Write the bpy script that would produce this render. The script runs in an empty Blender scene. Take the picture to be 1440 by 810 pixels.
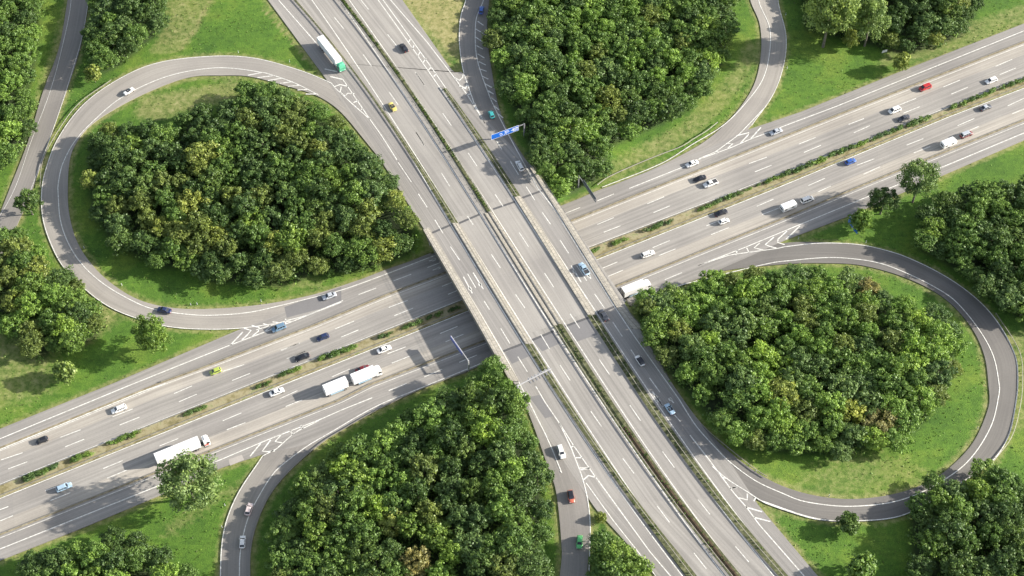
import bpy, bmesh, math, random
import numpy as np
from mathutils import Vector, Matrix
random.seed(7); rng = np.random.default_rng(11)
S = bpy.context.scene; COL = S.collection
# ------------------------------------------------------------------ camera, sky, sun, exposure
TILT = math.radians(37); FPX = 2250.0; CH = 404.0; CY = -304.4
cd = bpy.data.cameras.new('camera'); cam = bpy.data.objects.new('camera', cd); COL.objects.link(cam)
cam.location = (0, CY, CH); cam.rotation_euler = (TILT, 0, 0)
cd.sensor_width = 36; cd.lens = 36*FPX/1440; cd.clip_end = 20000; S.camera = cam
SUN_EL = math.radians(22); SUN_AZ = math.radians(6)          # from +X (east) towards +Y (north)
w = bpy.data.worlds.new('World'); S.world = w; w.use_nodes = True
nt = w.node_tree; bg = nt.nodes['Background']; sky = nt.nodes.new('ShaderNodeTexSky'); sky.sky_type = 'NISHITA'
sky.sun_disc = False; sky.sun_elevation = SUN_EL; sky.sun_rotation = math.radians(90)-SUN_AZ
sky.air_density = 1.0; sky.dust_density = 1.5
hs_ = nt.nodes.new('ShaderNodeHueSaturation'); hs_.inputs['Saturation'].default_value = .6      # sky desaturated so its fill in the shadows is less blue
nt.links.new(sky.outputs[0], hs_.inputs['Color']); nt.links.new(hs_.outputs[0], bg.inputs[0]); bg.inputs[1].default_value = 0.115
sl = bpy.data.lights.new('sun', 'SUN'); sl.energy = 5.0; sl.angle = math.radians(0.8); sl.color = (1, 0.935, 0.835)
so = bpy.data.objects.new('sun', sl); COL.objects.link(so)
sd = Vector((math.cos(SUN_EL)*math.cos(SUN_AZ), math.cos(SUN_EL)*math.sin(SUN_AZ), math.sin(SUN_EL)))
so.rotation_euler = sd.to_track_quat('Z', 'Y').to_euler()
S.view_settings.view_transform = 'Standard'; S.view_settings.look = 'None'; S.view_settings.gamma = 1
S.view_settings.exposure = 1.02
S.view_settings.use_curve_mapping = False
S.render.engine = 'CYCLES'

# ------------------------------------------------------------------ survey: photo points to ground points
ZS = dict(A=(0,0,3),B=(360,0,3),C=(640,0,3),D=(960,0,3),E=(0,270,3),F=(360,270,3),G=(660,270,3),H=(960,270,3),
          I=(0,540,3),J=(360,540,3),K=(660,540,3),L=(960,540,3),
          a=(560,180,6),b=(580,300,6),c=(640,420,6),d=(760,300,6),e=(820,420,6),f=(480,340,6),g=(360,0,6),h=(500,0,6),
          i=(420,90,6),j=(560,110,6),k=(700,530,6),l=(760,640,6),m=(900,560,6),n=(960,675,6),o=(960,150,6),p=(1080,230,6),
          x=(0,0,1))
def Q(code, *v):
    ox, oy, s = ZS[code]
    return [(ox+v[t]/s, oy+v[t+1]/s) for t in range(0, len(v), 2)]
def QQ(*parts):
    r = []
    for pt in parts: r += Q(pt[0], *pt[1:])
    return r
ct, st_ = math.cos(TILT), math.sin(TILT)
def at(px, z=0.0):
    """points of the photo -> ground plan position at height z (array)"""
    px = np.asarray(px, float).reshape(-1, 2)
    dx = (px[:,0]-720)/FPX; dy = -(px[:,1]-405)/FPX
    wy = dy*ct+st_; wz = dy*st_-ct
    t = (z-CH)/wz
    return np.stack([dx*t, CY+wy*t], 1)
def seg_dist(P, poly, closed=True):
    A = poly; B = np.roll(poly, -1, 0)
    if not closed: A = poly[:-1]; B = poly[1:]
    best = np.full(len(P), 1e9)
    for a, b in zip(A, B):
        ab = b-a; L2 = max(ab@ab, 1e-9)
        t = np.clip(((P-a)@ab)/L2, 0, 1)
        dd = P-(a+t[:,None]*ab)
        best = np.minimum(best, np.hypot(dd[:,0], dd[:,1]))
    return best
def inside(P, poly):
    c = np.zeros(len(P), bool); A = poly; B = np.roll(poly, -1, 0)
    for a, b in zip(A, B):
        if a[1] == b[1]: continue
        cond = (a[1] > P[:,1]) != (b[1] > P[:,1])
        xs = (b[0]-a[0])*(P[:,1]-a[1])/(b[1]-a[1])+a[0]
        c ^= cond & (P[:,0] < xs)
    return c
HU = 6.5
UL_ = [(-60,-520),(230,-200),(377,0),(460,113),(545,240),(598,325),(720,533),(760,600),(837,715),(925,812),(1120,1030),(1330,1270)]
UR_ = [(230,-520),(430,-200),(566,0),(638,102),(653,101),(663,135),(674,158),(705,190),(747,232),(773,270),(873,417),(943,537),(985,595),(1067,711),(1150,810),(1325,1020),(1520,1260)]
LT_ = [(-500,795),(-250,700),(0,603),(157,540),(333,465),(480,405),(607,357),(790,288),(880,252),(990,210),(1053,182),(1127,157),(1260,103),(1440,33),(1700,-70),(2000,-190)]
LB_ = [(-500,985),(-250,885),(0,788),(117,742),(233,693),(310,658),(372,638),(455,620),(517,583),(603,542),(680,510),(893,426),(960,400),(1000,384),(1060,358),(1103,338),(1190,305),(1313,252),(1440,197),(1700,90),(2000,-30)]
POLYU = np.vstack([at(UL_, HU+.25), at(UR_, HU+.25)[::-1]]); POLYL = np.vstack([at(LT_, .25), at(LB_, .25)[::-1]])
def zf(P):
    P = np.asarray(P, float).reshape(-1, 2)
    d1 = seg_dist(P, POLYU); d1[inside(P, POLYU)] = 0; d1 = np.maximum(0, d1-1.2)
    d2 = seg_dist(P, POLYL); d2[inside(P, POLYL)] = 0; d2 = np.maximum(0, d2-1.6)
    u = d2/(d1+d2+1e-6); u = np.clip(u, 0, 1)
    return HU*u*u*(3-2*u)
def drape(px, lift=0.0):
    """photo points onto the terrain (first hit along the line of sight)"""
    px = np.asarray(px, float).reshape(-1, 2); n = len(px)
    lo = np.full(n, np.nan); prev = 8.0
    done = np.zeros(n, bool); hi = np.full(n, 8.0)
    z = 8.0
    while z > -0.6:
        z -= 0.3
        P = at(px, z); hit = (z <= zf(P)+lift) & ~done
        lo[hit] = z; hi[hit] = z+0.3; done |= hit
        if done.all(): break
    lo[~done] = lift; hi[~done] = lift+.01
    for _ in range(8):
        mid = (lo+hi)/2; P = at(px, mid); b = mid <= zf(P)+lift
        lo = np.where(b, mid, lo); hi = np.where(b, hi, mid)
    return at(px, lo)
def ground(px, z=None, lift=.25):
    return drape(px, lift) if z is None else at(px, z)
def smooth(P, step=2.0, curve=True):
    P = np.asarray(P, float)
    if len(P) > 2 and curve:
        out = []
        E = np.vstack([2*P[0]-P[1], P, 2*P[-1]-P[-2]])
        for t in range(1, len(E)-2):
            p0, p1, p2, p3 = E[t-1:t+3]
            # centripetal-ish
            d = np.linalg.norm(p2-p1); m1 = (p2-p0)/max(np.linalg.norm(p2-p1)+np.linalg.norm(p1-p0),1e-6)*d
            m2 = (p3-p1)/max(np.linalg.norm(p3-p2)+np.linalg.norm(p2-p1),1e-6)*d
            for s in np.linspace(0, 1, 12, endpoint=False):
                out.append((2*s**3-3*s*s+1)*p1+(s**3-2*s*s+s)*m1+(-2*s**3+3*s*s)*p2+(s**3-s*s)*m2)
        out.append(P[-1]); P = np.array(out)
    seg = np.hypot(*(P[1:]-P[:-1]).T); L = np.r_[0, np.cumsum(seg)]
    n = max(2, int(L[-1]/step)+1); s = np.linspace(0, L[-1], n)
    return np.stack([np.interp(s, L, P[:,0]), np.interp(s, L, P[:,1])], 1)
def resample(P, n):
    seg = np.hypot(*(P[1:]-P[:-1]).T); L = np.r_[0, np.cumsum(seg)]; s = np.linspace(0, L[-1], n)
    return np.stack([np.interp(s, L, P[:,0]), np.interp(s, L, P[:,1])], 1), s

# ------------------------------------------------------------------ materials
def mat(name, rough=.8, metallic=0.0):
    m = bpy.data.materials.new(name); m.use_nodes = True
    b = m.node_tree.nodes['Principled BSDF']; b.inputs['Roughness'].default_value = rough; b.inputs['Metallic'].default_value = metallic
    return m, m.node_tree.nodes, m.node_tree.links, b
def ramp(N, L, fac, stops):
    r = N.new('ShaderNodeValToRGB'); e = r.color_ramp.elements
    e[0].position, e[0].color = stops[0][0], (*stops[0][1], 1); e[1].position, e[1].color = stops[-1][0], (*stops[-1][1], 1)
    for p, c in stops[1:-1]:
        q = e.new(p); q.color = (*c, 1)
    L.new(fac, r.inputs[0]); return r.outputs[0]
def noise(N, L, scale, vec=None, detail=4, rough=.55):
    n = N.new('ShaderNodeTexNoise'); n.inputs['Scale'].default_value = scale; n.inputs['Detail'].default_value = detail
    n.inputs['Roughness'].default_value = rough
    if vec: L.new(vec, n.inputs['Vector'])
    return n.outputs[0]
def mixc(N, L, fac, a, b, mode='MIX'):
    m = N.new('ShaderNodeMix'); m.data_type = 'RGBA'; m.blend_type = mode
    for s, v in ((0, fac), (6, a), (7, b)):
        if hasattr(v, 'links') or hasattr(v, 'is_linked'): L.new(v, m.inputs[s])
        else: m.inputs[s].default_value = (*v, 1) if isinstance(v, tuple) else v
    return m.outputs[2]
def plain(name, col, rough=.5, metallic=0.0, var=.06, scale=3, coat=0.0):
    m, N, L, b = mat(name, rough, metallic)
    tc = N.new('ShaderNodeTexCoord'); f = noise(N, L, scale, tc.outputs['Object'])
    c = ramp(N, L, f, [(.3, tuple(x*(1-var) for x in col)), (.7, tuple(min(1, x*(1+var)) for x in col))])
    L.new(c, b.inputs['Base Color'])
    if coat: b.inputs['Coat Weight'].default_value = coat
    return m
def asphalt(name, base, var=.12):
    m, N, L, b = mat(name, .85)
    uv = N.new('ShaderNodeUVMap').outputs[0]; tc = N.new('ShaderNodeTexCoord').outputs['Object']
    mp = N.new('ShaderNodeMapping'); mp.inputs['Scale'].default_value = (.012, .9, 1); L.new(uv, mp.inputs[0])
    st = noise(N, L, 1.0, mp.outputs[0], 3)                      # long streaks along the lane
    mp2 = N.new('ShaderNodeMapping'); mp2.inputs['Scale'].default_value = (.05, 2.6, 1); L.new(uv, mp2.inputs[0])
    st2 = noise(N, L, 1.0, mp2.outputs[0], 2)
    big = noise(N, L, .035, tc, 3); fine = noise(N, L, 2.2, tc, 4, .7)
    c0 = ramp(N, L, st, [(.25, tuple(x*(1-var) for x in base)), (.5, base), (.75, tuple(x*(1+var) for x in base))])
    c1 = mixc(N, L, .55, c0, ramp(N, L, big, [(.3, (.72,.71,.72)), (.7, (1.18,1.17,1.15))]), 'MULTIPLY')
    c2 = mixc(N, L, .6, c1, ramp(N, L, fine, [(.2, (.82,.82,.82)), (.8, (1.16,1.16,1.16))]), 'MULTIPLY')
    c3 = mixc(N, L, .5, c2, ramp(N, L, st2, [(.3, (.85,.85,.86)), (.7, (1.1,1.1,1.09))]), 'MULTIPLY')
    # paving slabs: joints and one-tone bays of resurfacing
    sx = N.new('ShaderNodeSeparateXYZ'); L.new(uv, sx.inputs[0])
    wn = N.new('ShaderNodeTexWhiteNoise'); wn.noise_dimensions = '1D'
    dv = N.new('ShaderNodeMath'); dv.operation = 'DIVIDE'; dv.inputs[1].default_value = 27; L.new(sx.outputs[0], dv.inputs[0])
    fl = N.new('ShaderNodeMath'); fl.operation = 'FLOOR'; L.new(dv.outputs[0], fl.inputs[0]); L.new(fl.outputs[0], wn.inputs['W'])
    c4 = mixc(N, L, .5, c3, ramp(N, L, wn.outputs[0], [(0, (.93,.93,.94)), (1, (1.05,1.05,1.04))]), 'MULTIPLY')
    L.new(c4, b.inputs['Base Color'])
    bp = N.new('ShaderNodeBump'); bp.inputs['Strength'].default_value = .25; bp.inputs['Distance'].default_value = .02
    L.new(fine, bp.inputs['Height']); L.new(bp.outputs[0], b.inputs['Normal'])
    return m
M = {}
M['lane'] = asphalt('asphalt_lane', (.285, .27, .25), .24)
M['lane2'] = asphalt('asphalt_lane_warm', (.31, .293, .268), .24)
M['shoulder'] = asphalt('asphalt_shoulder', (.385, .355, .31), .26)
M['ramp'] = asphalt('asphalt_ramp', (.255, .238, .216), .14)
M['rampl'] = asphalt('asphalt_ramp_light', (.32, .298, .268), .14)
M['bridgetop'] = asphalt('asphalt_bridge', (.335, .316, .288), .18)
M['rampd'] = asphalt('asphalt_ramp_dark', (.175, .165, .152), .14)
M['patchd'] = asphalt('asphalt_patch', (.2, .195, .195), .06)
M['patchl'] = asphalt('asphalt_patch_light', (.40, .37, .34), .05)
M['verge'] = plain('verge_stone', (.36, .33, .27), .9, var=.25, scale=1.2)
def paint():
    m, N, L, b = mat('road_paint', .6); tc = N.new('ShaderNodeTexCoord').outputs['Object']
    f = noise(N, L, 1.6, tc, 5, .75)
    L.new(ramp(N, L, f, [(.34, (.44,.42,.38)), (.6, (.84,.83,.77))]), b.inputs['Base Color']); return m
M['paint'] = paint()
M['concrete'] = plain('pale_concrete', (.5, .46, .39), .9, var=.16, scale=1.3)
def cap():
    m, N, L, b = mat('stone_slab_cap', .9); uv = N.new('ShaderNodeUVMap').outputs[0]
    br = N.new('ShaderNodeTexBrick'); br.inputs['Scale'].default_value = 1; L.new(uv, br.inputs[0])
    br.inputs['Color1'].default_value = (.50,.46,.39,1); br.inputs['Color2'].default_value = (.40,.37,.32,1); br.inputs['Mortar'].default_value = (.25,.23,.2,1)
    br.inputs['Mortar Size'].default_value = .07; br.inputs['Brick Width'].default_value = 1.5; br.inputs['Row Height'].default_value = .9
    tc = N.new('ShaderNodeTexCoord').outputs['Object']
    L.new(mixc(N, L, .8, br.outputs[0], ramp(N, L, noise(N, L, 1.4, tc, 5, .7), [(.3,(.75,.74,.72)),(.7,(1.2,1.2,1.16))]), 'MULTIPLY'), b.inputs['Base Color']); return m
M['cap'] = cap()
M['deckside'] = plain('bridge_concrete', (.34, .32, .29), .9, var=.2, scale=.6)
M['joint'] = plain('joint_rubber', (.1, .098, .1), .8, var=.2)
M['steel'] = plain('galvanised_steel', (.27, .255, .215), .6, 0, .08)
M['steeld'] = plain('dull_steel', (.2, .2, .21), .6, 0, .08)
M['steelp'] = plain('pale_steel', (.4, .4, .41), .5, 0, .06)
M['white'] = plain('white_lacquer', (.8, .8, .79), .35, 0, .03, coat=.3)
M['boxwhite'] = plain('white_box_panel', (.82, .82, .82), .5, 0, .03)
M['boxblue'] = plain('pale_blue_panel', (.35, .55, .7), .5, 0, .05)
M['signblue'] = plain('sign_blue', (.015, .13, .55), .4, 0, .08)
M['slate'] = plain('slate_blue_panel', (.13,.16,.38), .5)
M['signwhite'] = plain('sign_white', (.8, .82, .85), .4, 0, .03)
M['signback'] = plain('sign_back_grey', (.2, .22, .25), .5, .3, .1)
M['glass'] = plain('tinted_glass', (.03, .035, .045), .12, 0, .1)
M['rubber'] = plain('tyre_rubber', (.02, .02, .02), .8)
M['rim'] = plain('rim_alloy', (.5, .5, .52), .35, .8)
M['chassis'] = plain('chassis_black', (.05, .05, .055), .7)
M['lamp'] = plain('head_lamp', (.75, .76, .8), .15)
M['taill'] = plain('tail_lamp', (.45, .02, .02), .25)
M['soil'] = None
def carpaint(name, col):
    return plain('paint_'+name, col, .3, .15 if name not in ('white','cream') else 0, .04, coat=.6)
CP = dict(white=(.82,.82,.8), silver=(.5,.53,.57), paleblue=(.4,.55,.68), black=(.02,.021,.028), charcoal=(.07,.075,.09), navy=(.025,.04,.11),
          blue=(.04,.12,.42), steelblue=(.16,.27,.38), red=(.5,.03,.03), darkred=(.17,.02,.025), yellow=(.75,.6,.16), lime=(.45,.55,.1), green=(.12,.5,.16), teal=(.06,.42,.42),
          coral=(.62,.16,.1), truckgreen=(.12,.5,.3), pink=(.72,.6,.58))
for n_, c_ in CP.items(): M['p_'+n_] = carpaint(n_, c_)

def grassmat():
    m, N, L, b = mat('grass_ground', .95)
    tc = N.new('ShaderNodeTexCoord').outputs['Object']
    at_ = N.new('ShaderNodeAttribute'); at_.attribute_name = 'dry'
    n1 = noise(N, L, .05, tc, 5, .6); n2 = noise(N, L, .55, tc, 6, .7); n3 = noise(N, L, 3.0, tc, 4, .75)
    mp = N.new('ShaderNodeMapping'); mp.inputs['Rotation'].default_value = (0,0,.5); mp.inputs['Scale'].default_value = (.25,1.6,1); L.new(tc, mp.inputs[0])
    n4 = noise(N, L, .5, mp.outputs[0], 4, .6)
    g = ramp(N, L, n1, [(.3, (.048,.125,.012)), (.5, (.082,.18,.017)), (.7, (.145,.225,.028))])
    g = mixc(N, L, .8, g, ramp(N, L, n2, [(.28, (.5,.55,.5)), (.5, (1,1,1)), (.74, (1.5,1.32,1.2))]), 'MULTIPLY')
    g = mixc(N, L, .7, g, ramp(N, L, n3, [(.3, (.4,.42,.4)), (.7, (1.6,1.5,1.5))]), 'MULTIPLY')
    g = mixc(N, L, .4, g, ramp(N, L, n4, [(.3, (.7,.75,.6)), (.7, (1.3,1.2,1.2))]), 'MULTIPLY')
    dryc = ramp(N, L, n2, [(.3, (.16,.17,.05)), (.5, (.28,.26,.10)), (.7, (.42,.38,.18))])
    ad = N.new('ShaderNodeMath'); ad.operation = 'MULTIPLY_ADD'; L.new(n2, ad.inputs[0]); ad.inputs[1].default_value = .9; ad.inputs[2].default_value = -.45
    a2 = N.new('ShaderNodeMath'); a2.operation = 'ADD'; L.new(ad.outputs[0], a2.inputs[0]); L.new(at_.outputs['Fac'], a2.inputs[1])
    fac = N.new('ShaderNodeMapRange'); fac.inputs[1].default_value = .15; fac.inputs[2].default_value = .75; L.new(a2.outputs[0], fac.inputs[0])
    g = mixc(N, L, fac.outputs[0], g, dryc)
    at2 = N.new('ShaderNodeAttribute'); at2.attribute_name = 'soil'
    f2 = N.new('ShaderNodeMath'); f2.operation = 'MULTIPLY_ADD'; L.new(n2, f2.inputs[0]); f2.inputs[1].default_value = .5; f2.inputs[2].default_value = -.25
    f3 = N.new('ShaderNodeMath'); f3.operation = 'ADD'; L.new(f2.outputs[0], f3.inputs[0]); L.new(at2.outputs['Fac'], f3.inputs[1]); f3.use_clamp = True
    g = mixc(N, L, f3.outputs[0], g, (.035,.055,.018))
    L.new(g, b.inputs['Base Color'])
    bp = N.new('ShaderNodeBump'); bp.inputs['Strength'].default_value = .7; bp.inputs['Distance'].default_value = .25
    L.new(n3, bp.inputs['Height']); L.new(bp.outputs[0], b.inputs['Normal'])
    return m
M['grass'] = grassmat()
def stripmat(name, stops, scale=1.2):
    m, N, L, b = mat(name, .95); tc = N.new('ShaderNodeTexCoord').outputs['Object']
    L.new(ramp(N, L, noise(N, L, scale, tc, 6, .7), stops), b.inputs['Base Color']); return m
M['drygrass'] = stripmat('dry_median_grass', [(.25,(.1,.1,.04)),(.42,(.22,.19,.09)),(.55,(.34,.3,.18)),(.7,(.14,.19,.05))], .35)
M['sepearth'] = stripmat('separator_earth', [(.3,(.15,.125,.07)),(.5,(.25,.21,.13)),(.7,(.4,.36,.26))], .8)
M['moss'] = stripmat('separator_grass', [(.3,(.05,.06,.03)),(.5,(.09,.1,.04)),(.62,(.2,.2,.11)),(.75,(.10,.14,.04))], .9)
M['brownearth'] = stripmat('median_earth', [(.3,(.05,.035,.02)),(.55,(.1,.07,.04)),(.75,(.07,.08,.03))], .9)
def leafmat(name, c, c2, rough=.7):
    m, N, L, b = mat(name, rough); N.remove(b)
    tc = N.new('ShaderNodeTexCoord').outputs['Object']; oi = N.new('ShaderNodeObjectInfo'); geo = N.new('ShaderNodeNewGeometry')
    at_ = N.new('ShaderNodeAttribute'); at_.attribute_name = 'tint'
    f = noise(N, L, .35, tc, 3)
    col = mixc(N, L, ramp(N, L, f, [(.38, (0,0,0)), (.62, (1,1,1))]), c, c2)
    col = mixc(N, L, 1.0, col, ramp(N, L, at_.outputs['Fac'], [(0, (.55,.6,.6)), (.6, (1,1,1)), (1, (1.5,1.4,1.1))]), 'MULTIPLY')
    col = mixc(N, L, 1.0, col, ramp(N, L, oi.outputs['Random'], [(0, (.78,.82,.85)), (.5, (1,1,.95)), (1, (1.2,1.12,.9))]), 'MULTIPLY')
    d = N.new('ShaderNodeBsdfDiffuse'); t = N.new('ShaderNodeBsdfTranslucent'); gl = N.new('ShaderNodeBsdfGlossy'); gl.inputs['Roughness'].default_value = .5
    L.new(col, d.inputs[0]); L.new(col, t.inputs[0]); gl.inputs[0].default_value = (.5,.55,.5,1)
    mx = N.new('ShaderNodeMixShader'); mx.inputs[0].default_value = .3; L.new(d.outputs[0], mx.inputs[1]); L.new(t.outputs[0], mx.inputs[2])
    m2 = N.new('ShaderNodeMixShader'); m2.inputs[0].default_value = .05; L.new(mx.outputs[0], m2.inputs[1]); L.new(gl.outputs[0], m2.inputs[2])
    L.new(m2.outputs[0], N['Material Output'].inputs[0]); return m
LEAF = {'dark green': leafmat('leaf_dark', (0.081,0.148,0.039), (0.133,0.212,0.055)),
        'mid green': leafmat('leaf_mid', (0.129,0.226,0.049), (0.189,0.300,0.065)),
        'bright green': leafmat('leaf_bright', (0.189,0.321,0.058), (0.266,0.410,0.081)),
        'blue green': leafmat('leaf_blue', (0.112,0.192,0.056), (0.175,0.266,0.081)),
        'olive green': leafmat('leaf_olive', (0.175,0.232,0.055), (0.237,0.300,0.072)),
        'yellowish green': leafmat('leaf_yellow', (0.266,0.334,0.072), (0.364,0.410,0.097)),
        'brownish': leafmat('leaf_brown', (0.224,0.226,0.072), (0.350,0.307,0.113)),
        'pale grey green': leafmat('leaf_pale', (0.182,0.273,0.081), (0.280,0.383,0.123))}
M['bark'] = plain('bark', (.17, .15, .12), .9, var=.3, scale=2)
M['under'] = LEAF['dark green']

# ------------------------------------------------------------------ object helpers
def tag(o, label=None, cat=None, group=None, kind=None):
    if label: o['label'] = label
    if cat: o['category'] = cat
    if group: o['group'] = group
    if kind: o['kind'] = kind
    return o
def empty(name, loc, rz=0):
    o = bpy.data.objects.new(name, None); COL.objects.link(o); o.location = loc; o.rotation_euler = (0,0,rz); o.empty_display_size = .5; return o
def mesh(name, V, Fc, m=None, parent=None, uv=None, smoothf=False):
    me = bpy.data.meshes.new(name); me.from_pydata([tuple(v) for v in V], [], Fc); me.update()
    if uv is not None:
        ul = me.uv_layers.new(name='UVMap')
        idx = np.empty(len(me.loops), int); me.loops.foreach_get('vertex_index', idx)
        ul.data.foreach_set('uv', np.asarray(uv, float)[idx].ravel())
    if m:
        me.materials.append(m)
    if smoothf: me.shade_smooth()
    o = bpy.data.objects.new(name, me); COL.objects.link(o)
    if parent: o.parent = parent
    return o
class MB:
    def __init__(s): s.V = []; s.F = []
    def add(s, V, F):
        k = len(s.V); s.V += [tuple(v) for v in V]; s.F += [tuple(i+k for i in f) for f in F]; return s
    def box(s, x0, x1, y0, y1, z0, z1, bev=0.0, M_=None, tx=1.0, ty=1.0):
        # bevelled box: chamfered top and vertical edges; tx, ty taper the top
        b = min(bev, (x1-x0)/2.1, (y1-y0)/2.1, (z1-z0)/1.5)
        cx, cy = (x0+x1)/2, (y0+y1)/2
        def ring(ix, z, sx=1, sy=1):
            r = []
            for (X, Y, dx, dy) in ((x0,y0,1,1),(x1,y0,-1,1),(x1,y1,-1,-1),(x0,y1,1,-1)):
                X += dx*ix; Y += dy*ix
                pts = [(X+dx*b, Y), (X, Y+dy*b)] if b else [(X, Y)]
                if b and (dx*dy > 0): pts = pts[::-1]
                for q in pts: r.append((cx+(q[0]-cx)*sx, cy+(q[1]-cy)*sy, z))
            return r
        rings = [ring(0, z0)]
        if b: rings += [ring(0, z1-b, tx, ty), ring(b*.9, z1, tx, ty)]
        else: rings += [ring(0, z1, tx, ty)]
        n = len(rings[0]); V = [v for r in rings for v in r]; F = [tuple(range(n))[::-1], tuple(range(n*(len(rings)-1), n*len(rings)))]
        for k in range(len(rings)-1):
            for t in range(n): F.append((k*n+t, k*n+(t+1)%n, (k+1)*n+(t+1)%n, (k+1)*n+t))
        if M_ is not None: V = [M_ @ Vector(v) for v in V]
        return s.add(V, F)
    def tube(s, p, q, r0, r1=None, n=10, cap=True):
        r1 = r0 if r1 is None else r1; p = Vector(p); q = Vector(q); d = (q-p).normalized()
        u = d.orthogonal().normalized(); v = d.cross(u); V = []
        for c, r in ((p, r0), (q, r1)):
            for t in range(n):
                a = 2*math.pi*t/n; V.append(c+u*math.cos(a)*r+v*math.sin(a)*r)
        F = [(t, (t+1)%n, n+(t+1)%n, n+t) for t in range(n)]
        if cap: F += [tuple(range(n))[::-1], tuple(range(n, 2*n))]
        return s.add(V, F)
    def quad(s, *p): return s.add(p, [tuple(range(len(p)))])
    def build(s, name, m, parent=None, smoothf=False):
        return mesh(name, s.V, s.F, m, parent, smoothf=smoothf)
ZU = HU+.25; ZL = .25
OUTL = []
def ribbon(name, left, right, z=None, lift=.25, mat_=None, step=2.0, curve=True, skirt=.3, cols=3, parent=None, thick=None, kind='structure'):
    """surface between two surveyed edges; z = fixed road height or None for the terrain"""
    gl = ground(left, None if z is None else z, lift); gr = ground(right, None if z is None else z, lift)
    A = smooth(gl, step, curve); B = smooth(gr, step, curve); n = max(len(A), len(B))
    A, sa = resample(A, n); B, sb = resample(B, n)
    V = []; UVs = []; F = []; ts = np.linspace(0, 1, cols)
    P = np.concatenate([A+(B-A)*t for t in ts])
    if name in ('road', 'slip_road', 'side_road') and skirt: OUTL.append(np.vstack([resample(A, max(8, n//4))[0], resample(B, max(8, n//4))[0][::-1]]))
    Zs = (np.full(len(P), z) if z is not None else zf(P)+lift)
    wd = np.hypot(*(B-A).T)
    for c_, t in enumerate(ts):
        for r in range(n):
            V.append((P[c_*n+r][0], P[c_*n+r][1], Zs[c_*n+r])); UVs.append(((sa[r]+sb[r])/2, wd[r]*t))
    for c_ in range(cols-1):
        for r in range(n-1): F.append((c_*n+r, (c_+1)*n+r, (c_+1)*n+r+1, c_*n+r+1))
    if skirt:
        for c_ in (0, cols-1):
            k = len(V)
            for r in range(n): V.append((V[c_*n+r][0], V[c_*n+r][1], V[c_*n+r][2]-skirt)); UVs.append(UVs[c_*n+r])
            for r in range(n-1): F.append((c_*n+r, k+r, k+r+1, c_*n+r+1))
    o = mesh(name, V, F, mat_, parent, UVs)
    # make the top face up
    me = o.data
    if me.polygons[0].normal.z < 0: me.flip_normals()
    if kind and not parent: o['kind'] = kind
    return o
def marks(name, items, z=None, lift=.262, parent=None):
    """painted lines: items = (points, width, curve)"""
    V = []; F = []
    for pts, wd, cv in items:
        P = smooth(ground(pts, None if z is None else z, .25), 2.0, cv)
        d = np.gradient(P, axis=0); d /= np.maximum(np.hypot(d[:,0], d[:,1]), 1e-6)[:,None]
        nrm = np.stack([-d[:,1], d[:,0]], 1)*wd/2; Lp = P+nrm; Rp = P-nrm
        zl = np.full(len(P), z+lift-.25) if z is not None else zf(Lp)+lift
        zr = np.full(len(P), z+lift-.25) if z is not None else zf(Rp)+lift
        k = len(V)
        for r in range(len(P)): V += [(*Lp[r], zl[r]), (*Rp[r], zr[r])]
        for r in range(len(P)-1): F.append((k+2*r, k+2*r+1, k+2*r+3, k+2*r+2))
    o = mesh(name, V, F, M['paint'], parent)
    if not parent: o['kind'] = 'structure'
    return o
def ext(P, a=300, b=300):
    P = list(P)
    def e(p, q, L):
        v = np.array(p)-np.array(q); v = v/np.linalg.norm(v)*L; return (p[0]+v[0], p[1]+v[1])
    if a: P = [e(P[0], P[min(2,len(P)-1)], a)]+P
    if b: P = P+[e(P[-1], P[-3 if len(P) > 2 else 0], b)]
    return P

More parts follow.
